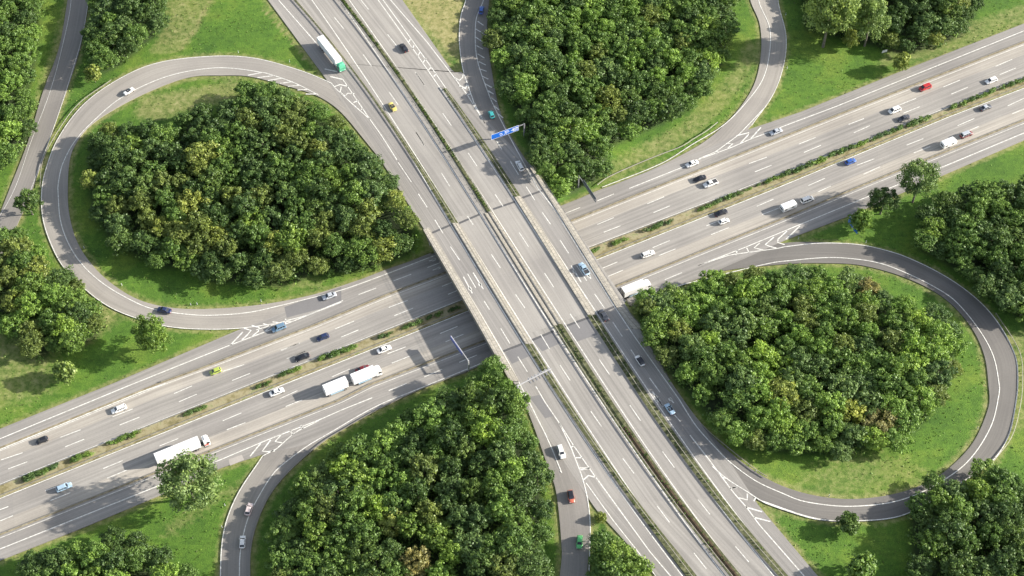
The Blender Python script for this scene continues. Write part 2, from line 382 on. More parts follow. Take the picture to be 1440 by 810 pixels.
# ------------------------------------------------------------------ woods outlines (crown outlines in the photo)
WOODS = {
 'left loop': [(116,190),(165,168),(205,178),(240,172),(262,150),(300,160),(345,126),(385,126),(412,140),(440,152),(470,162),(500,190),(535,228),(560,262),(596,305),(588,342),(540,362),(490,372),(430,378),(395,392),(335,388),(275,385),(262,368),(212,366),(144,332),(118,292),(109,240)],
 'top loop': [(692,2),(700,-120),(1010,-120),(1042,-30),(1040,30),(1030,70),(1000,110),(985,135),(960,148),(900,178),(862,195),(872,215),(850,240),(810,262),(768,266),(742,220),(726,175),(700,120),(688,60)],
 'right loop': [(884,426),(903,409),(945,392),(990,378),(1040,365),(1100,372),(1130,365),(1180,375),(1220,388),(1260,408),(1310,418),(1340,432),(1362,475),(1350,520),(1330,570),(1300,600),(1265,630),(1240,625),(1190,650),(1160,640),(1100,640),(1050,635),(1003,603),(966,563),(928,522),(902,470)],
 'bottom loop': [(540,594),(578,572),(632,545),(674,522),(700,512),(714,538),(738,572),(760,620),(776,690),(775,750),(762,790),(772,850),(385,850),(385,810),(376,745),(398,690),(440,640),(495,608)],
 'left verge': [(-30,315),(10,312),(45,318),(62,345),(80,375),(110,385),(125,405),(150,432),(140,455),(110,480),(70,482),(52,500),(25,480),(0,450),(-30,450)],
 'top left corner': [(-60,-40),(70,-40),(62,20),(58,70),(48,110),(40,130),(50,180),(25,215),(-10,235),(-60,235)],
 'strip beside the side road': [(128,-60),(235,-60),(238,0),(232,40),(205,62),(170,90),(148,100),(120,98),(112,60),(125,20)],
 'top right corner': [(1120,-60),(1385,-60),(1385,0),(1372,30),(1330,50),(1270,62),(1240,52),(1190,40),(1130,25)],
 'right edge': [(1290,298),(1320,262),(1370,245),(1440,238),(1540,235),(1540,470),(1440,440),(1400,415),(1370,385),(1320,350),(1290,335)],
 'bottom right corner': [(1272,700),(1300,672),(1345,680),(1385,655),(1420,675),(1540,690),(1540,870),(1280,870),(1272,810)],
 'bottom left corner': [(30,780),(60,765),(100,748),(160,740),(190,735),(225,760),(260,780),(292,812),(292,850),(30,850)],
 'bottom gore': [(838,745),(862,740),(885,760),(908,795),(935,860),(828,860),(830,790)]}
def wood_poly(px, h=7.5):
    P = drape([(a, b) for a, b in px], h); return P
WP = {k: wood_poly(v) for k, v in WOODS.items()}

# ------------------------------------------------------------------ terrain: one sheet to the horizon
def terrain():
    def axis(lo, hi, s):
        a = list(np.arange(lo, hi+.1, s)); ex = [8, 20, 45, 90, 180, 400, 900, 2000, 5000]
        return np.array([lo-e for e in ex[::-1]]+a+[hi+e for e in ex])
    X = axis(-215, 215, 1.5); Y = axis(-125, 165, 1.5); GX, GY = np.meshgrid(X, Y); P = np.stack([GX.ravel(), GY.ravel()], 1)
    Z = zf(P); Z += 0
    dry = np.zeros(len(P)); soil = np.zeros(len(P))
    for px, val, sig in DRY:
        poly = drape(px); d = seg_dist(P, poly, closed=len(px) > 3); ins = inside(P, poly) if len(px) > 3 else np.zeros(len(P), bool)
        d[ins] = 0; dry = np.maximum(dry, val*np.clip(1-d/sig, 0, 1))
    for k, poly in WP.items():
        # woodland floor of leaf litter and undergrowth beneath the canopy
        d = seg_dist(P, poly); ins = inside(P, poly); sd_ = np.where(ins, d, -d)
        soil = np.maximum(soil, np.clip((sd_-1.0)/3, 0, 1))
    for poly in OUTL:
        d = seg_dist(P, poly); dry = np.maximum(dry, np.where(d < 2.2, .62-.22*d, 0))
    nx, ny = len(X), len(Y)
    ii = np.arange(nx*ny).reshape(ny, nx); q = np.stack([ii[:-1,:-1], ii[:-1,1:], ii[1:,1:], ii[1:,:-1]], -1).reshape(-1, 4)
    me = bpy.data.meshes.new('ground'); V = np.concatenate([P, Z[:,None]], 1)
    me.vertices.add(len(V)); me.vertices.foreach_set('co', V.ravel()); me.loops.add(q.size); me.loops.foreach_set('vertex_index', q.ravel())
    me.polygons.add(len(q)); me.polygons.foreach_set('loop_start', np.arange(0, q.size, 4)); me.update(calc_edges=True)
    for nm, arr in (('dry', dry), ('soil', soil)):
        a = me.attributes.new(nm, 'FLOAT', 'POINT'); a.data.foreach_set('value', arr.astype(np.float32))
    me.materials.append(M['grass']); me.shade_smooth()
    o = bpy.data.objects.new('ground', me); COL.objects.link(o); o['kind'] = 'structure'
DRY = [  # dry or bleached patches: outline, strength, soft edge in metres
 (QQ(('x',575,0,650,0,648,40,640,75,625,60,600,30)), 0.74, 5),
 (QQ(('x',575,-150,650,-150,650,0,575,0)), 0.74, 5),
 (QQ(('x',238,0,296,0,270,50,252,70,215,72,235,40)), 0.42, 3),
 (QQ(('x',296,0,275,40,256,66)), 0.74, 1.5),
 (QQ(('x',205,140,330,118,330,135,270,150,220,165,195,160)), 0.48, 4),
 (QQ(('x',1000,140,1040,95,1055,60,1062,80,1040,120,985,180,900,232,850,255,840,245,900,210,960,180)), 0.4, 4),
 (QQ(('x',1260,60,1330,50,1440,10,1440,25,1330,70,1240,90)), 0.39, 4),
 (QQ(('x',1130,675,1200,640,1260,650,1290,660,1240,682,1170,690)), 0.3, 6),
 (QQ(('x',0,480,60,500,60,540,0,560)), .4, 10),
 (QQ(('x',150,430,160,450,120,480,105,475)), 0.47, 4),
 (QQ(('x',100,300,125,400,110,390,92,340)), .3, 4),
 (QQ(('x',35,380,50,370,55,400,40,405)), .9, 3),
 (QQ(('x',100,0,85,60,60,140,40,190)), 0.47, 4),
 (QQ(('x',1400,480,1440,470,1440,560,1435,600)), 0.39, 4),
 (QQ(('x',240,745,300,700,330,690)), 0.35, 5),
 (QQ(('x',730,540,745,560,760,600)), .7, 3),
 (QQ(('x',370,12,425,75,428,82)), 0.74, 1.0),
 (QQ(('x',215,330,300,370,400,395,440,400)), .35, 8),
]

# ------------------------------------------------------------------ roads
# lower motorway: long lines read off the photo, west to east
SEPA = QQ(('x',-250,730,0,630,227,538,283,518,443,457,543,415,627,383,802,311,960,248.5,1040,217,1200,153,1440,59,1700,-42,1950,-138))
MT = QQ(('x',-250,781,0,681,353,540,647,422,827,348,1037,268,1190,208,1440,108,1700,4,1950,-94))
MBt = QQ(('x',-250,802,0,701,393,543,660,436.7,835.7,366.7,1083,268.3,1333,165,1440,124,1700,22,1950,-74))
SEPB = QQ(('x',-250,850,0,752,220,664.5,480,561.7,523,540,687,477,862,404.5,1000,348,1080,316,1217,259,1297,226.5,1440,169,1700,64,1950,-34))
def off(P, dy): return [(x, y+dy) for x, y in P]
LTe = [(-250,700),(0,603),(157,540),(333,465),(392,442),(480,404),(540,380),(607,357),(700,322),(787,290),(833,272),(880,253),(940,230),(1000,206),(1053,182),(1127,157),(1260,103),(1440,33),(1700,-70),(1950,-168)]
LBe = [(-250,885),(0,788),(117,742),(233,693),(310,658),(372,638),(455,620),(517,583),(552,565),(603,542),(657,522),(688,508),(760,478),(893,426),(960,400),(1000,384),(1060,358),(1103,338),(1190,305),(1313,252),(1440,197),(1700,90),(1950,-10)]
ribbon('road', LTe, SEPA, ZL, mat_=M['lane'], curve=False); ribbon('road', SEPA, MT, ZL, mat_=M['lane2'], curve=False, skirt=0)
ribbon('road', MBt, SEPB, ZL, mat_=M['lane2'], curve=False, skirt=0); ribbon('road', SEPB, LBe, ZL, mat_=M['lane'], curve=False)
def between(A, B, t):
    xs = np.array([p[0] for p in A]); yb = np.interp(xs, [p[0] for p in B], [p[1] for p in B])
    return [(x, p[1]+(y-p[1])*t) for x, p, y in zip(xs, A, yb)]
ribbon('hard_shoulder', off(SEPA, 1.5), between(SEPA, MT, .36), ZL+.006, mat_=M['shoulder'], curve=False, skirt=0)
ribbon('hard_shoulder', between(MBt, SEPB, .62), off(SEPB, -1.5), ZL+.006, mat_=M['shoulder'], curve=False, skirt=0)
ribbon('median_strip', off(MT, 1.5), off(MBt, -1.5), ZL+.03, mat_=M['drygrass'], curve=False, skirt=.2)
ribbon('separator_strip', off(SEPA, -1.6), off(SEPA, 1.0), ZL+.03, mat_=M['sepearth'], curve=False, skirt=.2)
ribbon('separator_strip', off(SEPB, -1.6), off(SEPB, 1.0), ZL+.03, mat_=M['sepearth'], curve=False, skirt=.2)
# upper motorway
U1l = UL_
def mono(P, ax=1, gap=9):
    P = sorted(P, key=lambda p: p[ax]); r = [P[0]]
    for p in P[1:]:
        if p[ax]-r[-1][ax] > gap: r.append(p)
    return r
def fit(P, y0=-420, y1=1150, nm=''):
    P = mono(P); ys = np.array([p[1] for p in P]); xs = np.array([p[0] for p in P]); a, b = ys.min(), ys.max()
    c = np.polyfit((ys-400)/400, xs, 4 if len(P) > 7 else 3); f = lambda y: np.polyval(c, (y-400)/400)
    print('FIT', nm, round(float(np.abs(f(ys)-xs).max()), 1)); r = []
    a_, b_ = max(a, -20), min(b, 830)
    for y in np.arange(max(y0, a if a > 20 else y0), y1, 25.0):
        if y < a_: x = f(a_)+(y-a_)*(f(a_+60)-f(a_))/60
        elif y > b_: x = f(b_)+(y-b_)*(f(b_)-f(b_-60))/60
        else: x = f(y)
        r.append((float(x), float(y)))
    return r
def line(*parts): return fit(QQ(*parts))
def lerp(A, B, t): return [(a[0]+(b[0]-a[0])*t, a[1]+(b[1]-a[1])*t) for a, b in zip(A, B)]
def clip(P, y0, y1):
    ys = [p[1] for p in P]; xs = [p[0] for p in P]
    r = [(float(np.interp(y0, ys, xs)), y0)]+[p for p in P if y0+3 < p[1] < y1-3]+[(float(np.interp(y1, ys, xs)), y1)]
    return r
S1 = line(('g',330,0),('g',645,400),('i',560,230),('i',830,590),('a',60,130),('a',250,430),('a',430,790),('b',420,270),('b',770,800),('c',600,400),('c',880,810),('k',580,300),('k',940,810),('l',800,400),('l',1060,810))
S1r = line(('g',350,0),('g',670,400),('i',585,230),('i',860,590),('a',90,130),('a',280,430),('a',470,760),('b',485,230),('b',835,800),('c',665,400),('c',915,810),('k',640,300),('k',1000,810),('l',860,390),('l',1140,810))
MDl = line(('g',680,0),('g',1225,730),('i',750,50),('i',1280,810),('a',265,20),('a',500,345),('a',735,780),('b',585,20),('b',1070,800),('c',850,290),('c',1195,800),('k',1265,800),('l',1415,800),('n',10,330),('n',385,805))
MDr = line(('g',760,0),('g',1350,800),('i',850,50),('i',1350,810),('a',350,10),('a',530,310),('a',850,780),('b',700,10),('b',1185,805),('c',900,180),('c',1290,805),('k',1395,810),('l',1500,790),('n',20,190),('n',512,810))
S3l = line(('j',380,85),('j',600,440),('j',855,790),('a',850,390),('a',1015,620),('b',925,0),('b',1435,770),('c',1155,200),('e',60,190),('e',465,800),('k',1290,320),('m',10,10),('m',600,810),('n',145,0),('n',810,810))
S3r = line(('j',395,62),('j',650,440),('j',905,800),('a',945,440),('a',1050,590),('b',1010,0),('b',1440,680),('c',1200,150),('e',130,170),('e',545,805),('k',1440,420),('m',85,0),('m',680,810),('n',235,0),('n',890,810))
upper = ribbon('road', UL_, UR_, ZU, mat_=M['lane2'], curve=False, cols=2)
# lane-toned strips of the outer roadways, a shade cooler than the through lanes
ribbon('road', [(x+6,y) for x,y in UL_[:5]]+[(x+7,y) for x,y in UL_[5:]], clip(S1, -400, 1140), ZU+.006, mat_=M['lane'], curve=False, skirt=0)
ribbon('road', clip(S3r, 140, 1010), mono(QQ(('a',1110,470),('a',1395,800),('d',150,0),('d',640,800),('e',330,160),('e',470,350),('e',800,800),('m',470,200),('m',760,540),('x',1067,711),('x',1150,810),('x',1325,1020))), ZU+.006, mat_=M['lane'], curve=False, skirt=0)
def sepstrip(l, r, mt, a=0, b=None, hgt=.06, z=ZU):
    return ribbon('separator_strip' , l[a:b], r[a:b], z+hgt, mat_=mt, curve=False, skirt=.2)
sepstrip(clip(S1, -400, 1140), clip(S1r, -400, 1140), M['moss'])
ribbon('median_strip', clip(lerp(MDl, MDr, .42), -400, 300), clip(lerp(MDl, MDr, .84), -400, 300), ZU+.06, mat_=M['moss'], curve=False, skirt=.2)
ribbon('median_strip', clip(lerp(MDl, MDr, .15), 300, 575), clip(lerp(MDl, MDr, .9), 300, 575), ZU+.06, mat_=M['moss'], curve=False, skirt=.2)
ribbon('median_strip', clip(lerp(MDl, MDr, .1), 575, 1140), clip(lerp(MDl, MDr, .92), 575, 1140), ZU+.06, mat_=M['moss'], curve=False, skirt=.2)
ribbon('median_strip', clip(lerp(MDl, MDr, .28), 600, 1140), clip(lerp(MDl, MDr, .74), 600, 1140), ZU+.075, mat_=M['brownearth'], curve=False, skirt=0)
sepstrip(clip(S3l, 124, 1140), clip(S3r, 124, 1140), M['moss'])

# ramps (left edge, right edge)
LOOP_UL_out = QQ(('x',560,345,480,403),('E',1030,573,880,581,720,570,600,541,470,490,370,420,270,320,215,220,180,110,174,0),('A',190,720,240,590,340,450,470,350,640,270,850,238,1050,240,1250,290,1400,350),('i',300,190,430,320,600,470,700,620,830,810))
LOOP_UL_in = QQ(('x',607,355,560,374,480,402),('E',1300,438,1100,475,900,492,740,490,600,460,490,400,400,320,330,220,295,110,286,0),('A',300,650,360,550,450,480,620,390,800,325,950,318,1050,322,1200,360,1340,405,1430,465),('x',507,190,567,267,598,322))
o_ = LOOP_UL_out.copy(); o_[0:2] = [(575,386),(470,432)]; o_ = [(590,378),(470,430),(410,452)]+o_[2:]
ribbon('slip_road', o_, LOOP_UL_in, None, .235, M['rampl'])
TR_out = QQ(('x',1090,-150,1096,-40),('C',1360,0,1395,150,1385,270,1340,400,1240,540),('o',420,340,280,392,100,470),('x',900,268,845,292))
TR_in = QQ(('x',1040,-150,1050,-40),('C',1245,0,1285,100,1290,230,1260,360,1180,480,1060,592,900,682,720,762,610,800),('x',800,286))
ribbon('slip_road', TR_out, TR_in, None, .235, M['rampl'])
TL_l = QQ(('x',668,-150,660,-50),('h',930,0,890,130,875,300,885,450,915,620,980,790),('j',640,200,730,375),('x',720,250))
TL_r = QQ(('x',700,-150,694,-50,688,0,685,40,690,90,707,167,743,230,775,272))
ribbon('slip_road', TL_l, TL_r, None, .235, M['ramp'])
R_out = QQ(('x',880,414,940,389,982,373),('H',200,266,430,215,600,212,760,225,950,275,1150,380,1300,510,1400,680,1415,810),('L',1400,120,1370,230,1300,330,1130,445,930,555,740,580,560,570,320,490,150,370,30,210),('x',945,585,905,520))
R_in = QQ(('x',885,430,950,405,985,391),('H',180,331,420,305,600,300,760,310,950,365,1100,445,1210,560,1270,680,1290,810),('L',1290,100,1200,280,1000,430,700,485,420,430,190,280,0,70),('x',935,520,900,462))
ribbon('slip_road', R_out, R_in, None, .235, M['rampd'])
BL_l = QQ(('x',575,542,510,566),('I',1320,165,1180,230,1115,302,1000,470,945,620,930,810),('x',312,900))
BL_r = QQ(('x',657,523,603,543,552,566,517,584,486,602,455,621,408,662,380,696,362,735,353,773,352,812,352,900))
ribbon('slip_road', BL_l, BL_r, None, .235, M['ramp'])
BC_l = QQ(('x',716,528,728,548,745,585,770,655),('J',1265,450,1290,700,1285,780),('x',775,900))
BC_r = QQ(('x',775,560,800,610,828,680),('l',400,330,425,600,415,760,400,900),('x',822,900))
ribbon('slip_road', BC_l, BC_r, None, .235, M['ramp'])
SR_l = QQ(('x',120,-150,102,-40,95,0,83,67,60,130,40,197,13,267,-20,350,-60,450)); SR_r = QQ(('x',150,-150,132,-40,125,0,113,67,98,115,80,167,45,267,18,330,-20,420))
ribbon('side_road', SR_l, SR_r, None, .235, M['ramp'])
for l_, r_, a_, b_ in ((off(S1r,0), MDl, 306, 470), (MDr, S3l, 286, 452)):
    ribbon('bridge_roadway', clip(l_, a_, b_), clip(r_, a_-10, b_-12), ZU+.008, mat_=M['bridgetop'], curve=False, skirt=0)
# patches of resurfacing and other bays of darker asphalt
def patch(px, mt, z=None):
    P = ground(px, z); me = mesh('surface_patch', [(q[0], q[1], (z if z is not None else float(zf([q])[0])+.25)+.011) for q in P], [tuple(range(len(P)))], mt)
    if me.data.polygons[0].normal.z < 0: me.data.flip_normals()
    ul = me.data.uv_layers.new(name='UVMap'); me['kind'] = 'structure'
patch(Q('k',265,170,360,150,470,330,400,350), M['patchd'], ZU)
patch(Q('E',1200,485,1440,400,1440,470,1210,530), M['patchd'], ZL)
patch(Q('I',965,318,1020,298,1030,320,970,345), M['patchl'], ZL)
patch(Q('c',420,455,575,385,640,480,478,550), M['patchd'], ZU); patch(Q('c',655,355,825,285,890,375,735,445), M['patchd'], ZU)  # darker bays just south of the lower bridge joint
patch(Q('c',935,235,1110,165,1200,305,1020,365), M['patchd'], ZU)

terrain()
# ------------------------------------------------------------------ painted markings
W1, W2, W3 = .29, .25, .22
up = []; lo_ = []; rp = []
def U(w_, *parts, cv=False): up.append((mono(QQ(*parts)) if len(parts) > 1 else QQ(*parts), w_, cv))
def UF(w_, *parts): up.append((fit(QQ(*parts), -200, 990, str(parts[0])), w_, False))
def Lw(w_, *parts, cv=False): lo_.append((mono(QQ(*parts), 0) if len(parts) > 1 else QQ(*parts), w_, cv))
def nob(P):
    r = [P[0], P[1]]
    for p in P[2:]:
        a, b = r[-2], r[-1]
        if (p[0]-b[0])*(b[0]-a[0])+(p[1]-b[1])*(b[1]-a[1]) > 0 and math.hypot(p[0]-b[0], p[1]-b[1]) > 3: r.append(p)
    return r
def R_(w_, *parts, cv=True): rp.append((nob(QQ(*parts)) if cv else QQ(*parts), w_, cv))
def dsh(dst, code, *v, w_=W2):
    p = Q(code, *v)
    for t in range(0, len(p), 2): dst.append(([p[t], p[t+1]], w_, False))
U(W1, ('x',345,-175), ('g',190,0,510,365)); U(W1, ('i',372,128,600,465,690,590,830,810)); 
U(W1, ('i',297,192,440,325,600,465))
dsh(up,'a',0,290,110,455,170,555,245,670); dsh(up,'b',190,55,258,168,320,280,398,395,465,510,535,628,605,740,650,812); dsh(up,'c',385,250,462,378,530,490,610,618)
UF(W1, ('x',560,187),('a',0,95,430,810),('b',310,90,760,810),('c',590,395,840,790),('k',400,30,900,800),('l',1045,810),('x',1130,1000))
U(W1, ('c',680,738),('k',320,80,400,215,520,390),('k',620,600,700,810)); U(W1, ('k',520,390,640,580,800,810),('l',550,300,920,810),('x',1040,925))
U(W1, ('b',130,120,545,800),('c',400,445,545,715),('k',205,90,300,280,400,480,450,590,540,810))
U(W2, ('l',385,235,440,310,620,560,820,810),('x',980,890))
UF(W1, ('x',305,-175),('g',435,0,1040,800),('i',740,350,1000,810),('a',120,200,300,490,520,790),('b',400,110,860,810),('c',640,350,790,600,930,810),('k',800,520,1010,810),('l',810,370,1140,810),('x',1070,950))
dsh(up,'g',660,145,742,245,905,460,975,560,415,-170,495,-70); dsh(up,'i',765,238,840,345,990,575,1060,685); dsh(up,'a',150,35,220,147,365,380,435,492,585,745,632,815)
dsh(up,'b',665,345,742,460,870,685,950,800); dsh(up,'c',722,300,798,425,885,560,970,690); dsh(up,'k',785,290,875,418); dsh(up,'l',695,28,790,155,985,430,1090,568); dsh(up,'n',95,615,200,750)
UF(W1, ('x',345,-175),('g',665,0,1235,780),('i',1270,810),('a',240,20,475,340,740,800),('b',560,0,1060,810),('c',830,270,1185,810),('k',1255,810),('l',1410,810),('n',380,815),('x',1150,980))
UF(W1, ('x',362,-175),('g',767,0,1365,810),('i',1355,810),('a',525,290,860,790),('c',790,0,905,170,1295,810),('k',1400,810),('n',0,172,515,810),('x',1170,960))
dsh(up,'g',885,0,950,80,1110,290,1190,390,1345,610,1420,718); dsh(up,'i',990,75,1062,180); dsh(up,'i',1215,415,1288,520); dsh(up,'j',590,630,665,742); dsh(up,'a',818,560,885,662)
dsh(up,'b',900,160,980,283,1115,505,1192,623); dsh(up,'c',970,128,1052,250,1215,512,1302,640); dsh(up,'k',1115,240,1205,370); dsh(up,'m',190,450,290,585); dsh(up,'l',1330,375,1430,500); dsh(up,'n',445,560,558,692)
UF(W1, ('x',400,-175),('h',165,0,480,420,770,810),('j',490,270,850,810),('a',850,400,1130,810),('b',1440,800),('e',0,100,460,810),('m',0,10,590,810),('n',800,810),('x',1230,970))
UF(W1, ('x',410,-175),('h',195,0,450,330,680,600,840,810),('j',910,810),('a',940,430,1175,810),('b',1010,0),('c',1205,150),('e',130,170,550,810),('m',680,810),('n',235,0,893,810),('x',1250,970))
U(W1, ('x',425,-175),('h',295,0,600,350,830,650,950,810),('j',600,180,730,380))
U(W1, ('j',570,0,640,210,730,380)); R_(W1,('x',665,-120,660,-50),('h',930,0,890,130,875,300,885,450,915,620,975,800))
R_(W1, ('x',690,-120,686,-40),('h',1080,0,1020,150,1010,300,1020,470,1060,620,1130,810),('j',800,220,905,430,1100,790),('a',1180,510))
U(W1, ('a',1180,510,1395,810),('d',148,0,640,810),('e',300,110,440,330),('m',330,10))
R_(W1, ('m',330,10,470,230,620,400,760,540,980,700,1220,810),('n',800,110,1000,175,1250,215,1440,222),('L',440,455,700,515,850,505,950,480,1060,430,1200,330,1300,180,1335,40),('H',1335,810,1310,690,1250,580,1150,460,1070,405,950,345,830,300,700,280,600,277,470,288,370,300),('d',1220,596,1110,632))
dsh(up,'j',830,530,875,600,945,700,1015,815); dsh(up,'a',1080,495,1152,608,1215,712,1285,812); dsh(up,'b',1245,225,1318,337); dsh(up,'d',457,680,540,800,305,440,390,568); dsh(up,'e',250,197,330,318,403,430,470,532,560,668,648,790); dsh(up,'m',290,140,340,195)
U(W1, ('m',422,312,600,540,680,650,800,810),('n',540,230,640,370,1025,810),('x',1290,1000)); R_(W1, ('m',610,575,740,685,930,805),('n',500,75,620,150,700,195,900,265,1100,325,1320,348),cv=True)
U(.28, ('x',740,560),('x',728,545))
# gore chevrons
for v in ((220,42,325,65),(265,105,372,130),(297,192,322,166,418,190),(350,238,360,192),(352,240,405,280,412,245,470,250),(462,325,468,302,505,310),(528,385,530,368,545,374)): U(.4, ('i',)+v)
for v in ((835,655,890,685,915,615),(875,720,930,745,945,705)): R_(.4, ('h',)+v, cv=False)
for v in ((470,0,530,20,545,-8),(515,65,570,90,585,45),(575,140,605,158,618,130),(628,222,645,235,652,212)): U(.4, ('j',)+v)
for v in ((450,352,465,358,462,332),(480,412,505,412,495,378),(525,472,550,470,545,440),(570,527,600,524,595,492),(615,592,645,592,640,562),(660,647,685,650,682,618)): U(.4, ('h',)+v)
for v in ((1030,180,1080,215),(1015,245,1075,283),(1015,315,1070,352),(1020,385,1075,415),(1030,455,1088,490),(1040,520,1100,550),(1055,585,1105,602),(1070,645,1120,668),(1090,705,1150,740),(1115,770,1160,790)): R_(.4, ('h',)+v, cv=False)
for v in ((735,50,790,78),(760,105,805,135),(785,165,830,200),(810,235,850,268),(840,300,885,335)): R_(.4, ('j',)+v, cv=False)
for v in ((1045,318,1105,306),(1085,328,1150,320),(1130,340,1190,330),(1180,352,1235,345),(1215,365,1265,360),(1255,380,1300,377),(1290,397,1340,397)): R_(.4, ('A',)+v, cv=False)
R_(W1, ('A',1120,308,1190,330,1260,358,1345,402))
R_(W1, ('f',790,115,280,310,0,408),('E',1340,440,1200,475,1050,508,900,520,800,517,650,495,560,460,440,390,350,310,290,220,255,120,245,0),('A',245,780,265,690,320,590,400,505,500,420,620,355,750,310,900,287,1000,290,1120,308))
R_(W1*.9, ('E',1225,545,1030,573,880,579,720,569,600,540,470,489,370,419,270,319,215,219,181,110,176,0),('A',192,720,242,590,342,452,470,352,640,272,850,240,1050,242,1250,292,1400,352),('i',300,192))
for v in ((970,648,1025,590),(1020,625,1062,585,1030,575),(1065,608,1105,575,1062,563),(1115,590,1145,565,1110,555),(1165,570,1190,553,1150,548),(1205,555,1228,542,1205,535)): Lw(.4, ('E',)+v)
Lw(W1, ('x',-250,718,0,617,193,540),('E',560,810,960,650,1210,555,1440,465),('F',367,458))
Lw(W1, ('F',0,582,120,545,210,522,367,458))
Lw(W1, ('x',-250,732,0,632,200,550.5,233,539)); lo_.append((off(SEPA,4), .17, False)); lo_.append((MT, .25, False)); lo_.append((MBt, .27, False)); lo_.append((off(SEPB,4.5), .18, False))
dsh(lo_,'I',5,320,95,290,255,225,340,193,735,40,810,8,475,138,560,105); dsh(lo_,'I',35,358,115,328,275,265,355,233,505,173,588,140,755,75,830,43,-205,455,-125,425)
dsh(lo_,'E',1185,670,1260,638,940,757,1030,728); dsh(lo_,'E',980,795,1055,765,1213,703,1288,672)
dsh(lo_,'F',105,667,185,637,335,577,413,545,560,487,640,457,785,398,860,368,130,703,208,672,360,612,432,582,583,522,663,490,810,432,885,400)
dsh(lo_,'I',190,450,250,430,435,357,518,323,672,262,752,230,940,155,1018,122,0,530,35,517,0,578,55,555,212,492,297,458,453,397,535,363,957,193,1035,163,1205,95,1275,67,1180,62,1255,28)
dsh(lo_,'F',320,780,395,747,553,683,632,653,777,597,850,567,573,722,650,692,800,632,875,600)
dsh(lo_,'G',567,170,637,143,777,87,847,58,553,325,625,295,773,235,845,205,1000,143,1075,112,1213,60,1283,30,580,358,648,330,800,268,870,240,1020,180,1095,150,1235,95,1305,68,540,137,610,108,750,50,822,20)
dsh(lo_,'D',1320,280,1390,250,1100,367,1170,338,915,443,985,415,700,525,765,500,490,608,560,580,280,690,355,663,1337,315,1405,287,1133,397,1203,368,930,478,1000,450,722,560,790,530,512,643,583,613,305,725,375,697)
dsh(lo_,'D',1370,447,1440,415,1160,530,1230,500,945,612,1015,585,735,697,808,670,530,783,600,752,1390,480,1460,452,975,645,1045,618,763,735,833,703,570,810,625,785,1180,563,1250,533)
dsh(lo_,'F',858,718,932,688,710,780,785,748,580,375,655,347,432,433,507,405); dsh(lo_,'J',560,28,635,-2); dsh(lo_,'G',825,370,897,340,400,92,468,65,540,37,610,8,330,120,390,96)
dsh(lo_,'f',725,218,830,178); 
Lw(W1, ('x',-250,872,0,772,233,679,297,652),('I',1130,235,1350,150,1440,110),('J',490,58)); Lw(W1, ('I',1110,302,1165,275,1245,203,1345,155))
for v in ((1055,305,1100,250),(1160,282,1103,288,1142,236),(1193,249,1158,246,1186,214),(1236,214,1212,216,1223,196),(1278,189,1257,189,1268,174)): Lw(.4, ('I',)+v)
R_(W1, ('x',312,900),('I',930,810,945,620,1000,470,1110,302))
R_(W1, ('x',337,900),('I',1010,810,1015,700,1045,570),('x',364,698,386,664,408,645,435,625.5,466,607.5,509,582,545,564,576,552,655,520,690,505.5))
Lw(W1, ('H',65,310,260,235,500,135,780,20),('x',1313,240,1440,187,1700,80,1950,-20)); Lw(W1, ('H',65,310,200,265,400,238,430,231))
R_(W1, ('H',430,231,560,217,700,218,800,232,950,277,1150,382,1300,512,1400,682,1414,800),('L',1400,115,1372,225,1305,325,1130,443,930,553,740,577,560,567,330,492))
for v in ((495,143,435,200),(440,165,390,210,430,222),(385,190,345,225,395,236),(325,215,300,235,340,245),(270,235,255,248,280,257),(230,245,210,260,225,266)): Lw(.4, ('H',)+v)
Lw(W1, ('C',735,795,960,705),('o',135,445,410,345,580,270,730,215,850,165,1290,0),('D',1440,130),('x',1700,-62)); R_(W1, ('o',135,440,280,380,470,240),('o',700,0),cv=False)
R_(W1*.8, ('C',1250,530,1342,398,1387,270,1396,150,1362,0),('x',1090,-100))
for v in ((455,245,575,215,490,305),(385,310,435,300,380,352),(290,375,310,380,285,398),(660,175,575,270)): Lw(.4, ('o',)+v)
R_(W1, ('x',1060,-100),('C',1280,0,1325,110,1328,210,1300,330,1230,430,1130,530,1000,610,870,690,620,790))
for v in ((700,670,730,700,740,680),(775,760,805,775,820,745)): U(.4, ('m',)+v)
for v in ((400,70,455,90,460,60),(475,150,555,170,545,115),(600,180,625,178,615,150),(530,228,670,268),(600,315,740,350)): U(.4, ('n',)+v)
for v in ((620,592,630,575,648,580),(655,682,675,665,712,682),(690,767,715,745,775,770)): U(.4, ('k',)+v)
for v in ((330,125,350,90,415,110),(365,207,395,170,467,187)): U(.4, ('l',)+v)
R_(W1, ('k',700,810),('l',350,180,390,330,412,470,420,600,420,690),('x',825,880)); R_(W1, ('k',540,810),('l',165,130,220,300,250,430,268,560,262,810),('x',795,900))
R_(.15, ('x',128,-100),('A',372,0,345,160,300,315,240,500,130,800)); R_(.15, ('x',100,-100),('A',300,0,262,200,210,390,130,600,60,800),('x',-10,320))
